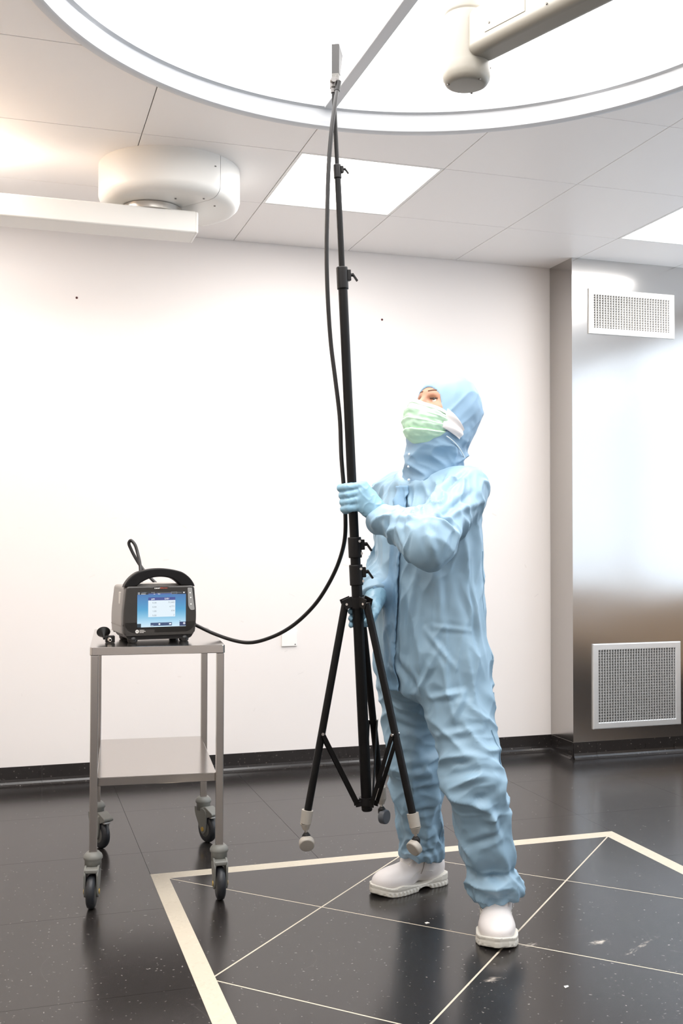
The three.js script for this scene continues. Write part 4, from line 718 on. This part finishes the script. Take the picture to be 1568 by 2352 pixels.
  const hoodLocal = (a, b, c) => { const p = V(a, b, c).applyMatrix4(HM); return hoodF(p.x, p.y, p.z); };
  const band = (s, y0a, y1a, y0b, y1b, t0, t1) => sheet(30, 16, (u, v) => { const th = s * mix(t0, t1, u) * R, y = mix(mix(y0a, y0b, u), mix(y1a, y1b, u), v); const p = meet(hoodLocal, [Math.sin(th) * 0.25, y, Math.cos(th) * 0.25 - 0.01], [-Math.sin(th), 0, -Math.cos(th)], 0.006 + 0.003 * Math.sin(v * 9 + u * 3), 0.4); return p; }, 0.0014);
  for (const s of [1, -1]) {
    part(mask, 'side_flap', band(s, -0.024, -0.082, -0.058, -0.090, 50, 96).applyMatrix4(HM).translate(-BX, 0, -BZ), phys({ color: 0xeee8e6, roughness: 0.8, side: THREE.DoubleSide }), 'white side flap of the mask');
    const tp = []; for (let i = 0; i <= 14; i++) { const th = s * mix(64, 150, i / 14) * R, y = mix(-0.100, -0.118, i / 14); tp.push(meet(hoodLocal, [Math.sin(th) * 0.25, y, Math.cos(th) * 0.25 - 0.01], [-Math.sin(th), 0, -Math.cos(th)], 0.003, 0.4)); }
    part(mask, 'mask_tie', tube(tp, 0.0018, 60, 6).applyMatrix4(HM).translate(-BX, 0, -BZ), phys({ color: 0xe2e8ea, roughness: 0.8 }));
  }
  // gloved hands: bones laid round the pole in its own axes (r to the right of the view, y along the pole, t towards the viewer)
  const rt = V(0.954, 0, 0.3), tw = V(-0.3, 0, 0.954), ax = V(-0.0535, 0.9985, 0.009);
  const hand = (c, w, bones, palm, h0) => {
    const W = ([r, y, q]) => [c[0] + rt.x * r + ax.x * y + tw.x * q, c[1] + ax.y * y, c[2] + rt.z * r + tw.z * q + ax.z * y];
    const chains = bones.map((b) => b.map((p) => [...W(p), p[3]])), meta = palm.map((p) => [...W(p), p[3]]);
    const f = (x, y, z) => {
      let d = 9;
      for (const m of meta) { const q = cone(x, y, z, w, m, 0.0265, m[3]); d = d > 8 ? q : smin(d, q, 0.016); }
      for (const ch of chains) { let e = 9; for (let i = 0; i + 1 < ch.length; i++) { const q = cone(x, y, z, ch[i], ch[i + 1], ch[i][3], ch[i + 1][3]); e = e > 8 ? q : smin(e, q, 0.004); } d = smin(d, e, 0.0045); }
      return d;
    };
    const cuffed = (x, y, z) => smin(f(x, y, z), cone(x, y, z, w, h0, 0.0275, 0.036), 0.012);
    const lo = [9, 9, 9], hi = [-9, -9, -9]; for (const p of [...chains.flat(), ...meta, w, h0]) for (let i = 0; i < 3; i++) { lo[i] = Math.min(lo[i], p[i] - 0.045); hi[i] = Math.max(hi[i], p[i] + 0.045); }
    const cuffDir = V(...h0).sub(V(...w)).normalize();
    return displace(nets(cuffed, lo, hi, 0.0022), (x, y, z) => { const s = (x - w[0]) * cuffDir.x + (y - w[1]) * cuffDir.y + (z - w[2]) * cuffDir.z; return 0.0016 * sstep(-0.02, 0.01, s) * Math.sin(s * 520) + 0.0014 * (ridge(x * 26, y * 26, z * 26) - 0.4); });
  };
  const gL = V(0.9435, 1.281, -2.899), fing = (y, m, k, pr) => [[...m, 0.0128], [-0.012 * k, y, 0.0265, 0.0110], [-0.0265 * pr, y - 0.001, 0.010, 0.0104], [-0.0215, y - 0.004, -0.014, 0.0098], [0.000, y - 0.006, -0.0245, 0.0090]];
  const mc = [[0.036, 0.030, 0.020], [0.031, 0.010, 0.025], [0.025, -0.011, 0.026], [0.020, -0.031, 0.022]];
  const handL = hand(gL.toArray(), [1.022, 1.219, -2.862], [fing(0.0245, mc[0], 1.3, 1.18), fing(0.003, mc[1], 1, 1), fing(-0.0175, mc[2], 1, 0.98), fing(-0.0365, mc[3], 0.9, 0.9), [[0.058, 0.004, -0.004, 0.016], [0.034, 0.030, -0.020, 0.0125], [0.012, 0.034, -0.027, 0.011], [-0.012, 0.030, -0.026, 0.0098]]],
    [[...mc[0], 0.0145], [...mc[1], 0.0150], [...mc[2], 0.0145], [...mc[3], 0.0135], [0.05, 0.008, -0.004, 0.017]], [1.052, 1.199, -2.827]);
  put(t, 'glove', handL, gloveMat, 'light blue glove gripping the pole');
  const gR = V(0.965, 0.948, -2.9), fr = (y, m) => [[...m, 0.0125], [0.006, y, -0.0280, 0.0100], [-0.010, y, -0.0255, 0.0094], [-0.0205, y, -0.0150, 0.0088], [-0.0235, y - 0.001, -0.004, 0.0080]];
  const mr = [[0.034, 0.022, -0.034], [0.034, 0.002, -0.036], [0.034, -0.018, -0.036], [0.032, -0.037, -0.032]];
  const handR = hand(gR.toArray(), [1.052, 0.990, -2.990], [fr(0.018, mr[0]), fr(-0.002, mr[1]), fr(-0.022, mr[2]), fr(-0.041, mr[3]), [[0.052, 0.006, -0.012, 0.015], [0.046, -0.004, 0.006, 0.0118], [0.036, -0.016, 0.019, 0.0105], [0.024, -0.026, 0.026, 0.0092]]],
    [[...mr[0], 0.0145], [...mr[1], 0.0150], [...mr[2], 0.0145], [...mr[3], 0.0135], [0.05, 0.01, -0.016, 0.016]], [1.075, 0.999, -3.035]);
  put(t, 'glove', handR, gloveMat, 'light blue glove under the leg collar');
  // white slip-on shoes: own axes, z from heel to toe
  const hw = (z) => { const q = [[0, 0.022], [0.012, 0.034], [0.04, 0.039], [0.09, 0.036], [0.13, 0.039], [0.19, 0.049], [0.225, 0.049], [0.255, 0.041], [0.275, 0.026], [0.284, 0.010], [0.29, 0.002]]; let i = 0; while (i < q.length - 2 && z > q[i + 1][0]) i++; const k = clamp((z - q[i][0]) / (q[i + 1][0] - q[i][0]), 0, 1); return mix(q[i][1], q[i + 1][1], k); };
  const upperF = (x, y, z) => {
    let d = ell(x, y, z, 0, 0.036, 0.205, 0.046, 0.037, 0.076);
    d = smin(d, cone(x, y, z, [0, 0.036, 0.185], [0, 0.066, 0.110], 0.030, 0.038), 0.03); d = smin(d, ell(x, y, z, 0, 0.055, 0.055, 0.038, 0.060, 0.056), 0.03);
    d = smin(d, cone(x, y, z, [0, 0.075, 0.095], [0, 0.14, 0.078], 0.042, 0.044), 0.02);
    d = smin(d, rb(x, y, z, 0, 0.104, 0.130, 0.024, 0.030, 0.0035, 0.62), 0.006);
    return Math.max(d, 0.020 - y, y - 0.150);
  };
  function rb(x, y, z, cx, cy, cz, a, b, c, tilt) { const yy = y - cy, zz = z - cz, s = Math.sin(tilt), k = Math.cos(tilt), p = yy * k - zz * s, q = yy * s + zz * k; const ex = Math.max(Math.abs(x - cx) - a, 0), ey = Math.max(Math.abs(p) - b, 0), ez = Math.max(Math.abs(q) - c, 0); return Math.hypot(ex, ey, ez) - 0.005; }
  const soleF = (x, y, z) => {
    const spring = 0.010 * sstep(0.23, 0.29, z), yy = y - spring, top = 0.026 + 0.006 * Math.sin(z * 30 + 1.2) * sstep(0.06, 0.1, z) * (1 - sstep(0.2, 0.24, z)) + 0.012 * (1 - sstep(0.02, 0.09, z));
    let d = Math.max(Math.abs(x) - hw(clamp(z, 0, 0.29)) - 0.0035, yy - top, -yy, -z, z - 0.29); d = smax(d, -(Math.hypot((y - 0.000) / 0.010, (z - 0.108) / 0.026) - 1) * 0.010, 0.004);
    return d + 0.0016 * bulge(yy, 0.016, 0.0022);
  };
  const shoe = (heel, dir, lab) => {
    const a = Math.atan2(dir[0], dir[1]), M = new THREE.Matrix4().makeRotationY(a).scale(V(1.14, 1.08, 1.0)).setPosition(heel[0], 0, heel[1]), ok = (g) => g.applyMatrix4(M).translate(-BX, 0, -BZ);
    const u = part(t, 'shoe', ok(nets(upperF, [-0.07, 0, -0.03], [0.07, 0.17, 0.31], 0.0026)), shoeMat, lab);
    part(u, 'sole', ok(displace(nets(soleF, [-0.07, -0.01, -0.02], [0.07, 0.06, 0.31], 0.0024), (x, y, z, nx, ny) => (Math.abs(ny) < 0.5 && y < 0.012 ? 0.0012 * Math.sin(z * 420) : 0))), soleMat, 'off-white moulded sole');
    { const tp = []; for (let i = 0; i <= 20; i++) { const k = i / 20 * Math.PI, x = -0.028 * Math.cos(k), z = 0.135 + 0.028 * Math.sin(k) ** 0.6; tp.push(meet(upperF, [x, 0.2, z], [0, -1, 0], -0.0003, 0.3)); } part(u, 'tongue_edge', ok(tube(tp, 0.0013, 60, 6)), soleMat); }
    for (const s of [-1, 1]) {
      const pts = []; for (let i = 0; i <= 10; i++) { const k = i / 10; pts.push(meet(upperF, [s * 0.12, mix(0.098, 0.052, k), mix(0.108, 0.122, k)], [-s, 0, 0], -0.0004, 0.2)); } part(u, 'gusset_line', ok(tube(pts, 0.0016, 30, 6)), std({ color: 0x8d8580, roughness: 0.8 }), 'grey elastic gusset line');
      const st = []; for (let i = 0; i <= 12; i++) { const k = i / 12; st.push(meet(upperF, [s * 0.12, mix(0.045, 0.050, k) + 0.014 * Math.sin(k * 3), mix(0.165, 0.075, k)], [-s, 0, 0], 0.0, 0.2)); } part(u, 'stitch_line', ok(tube(st, 0.0008, 30, 5)), soleMat);
    }
  };
  shoe([1.432, -2.962], [-0.42, 0.907], 'white slip-on work shoe pointing at the camera');
  shoe([1.404, -3.312], [-0.968, 0.25], 'white slip-on work shoe seen from the side');
}
shade(scene);
renderer.render(scene, camera);
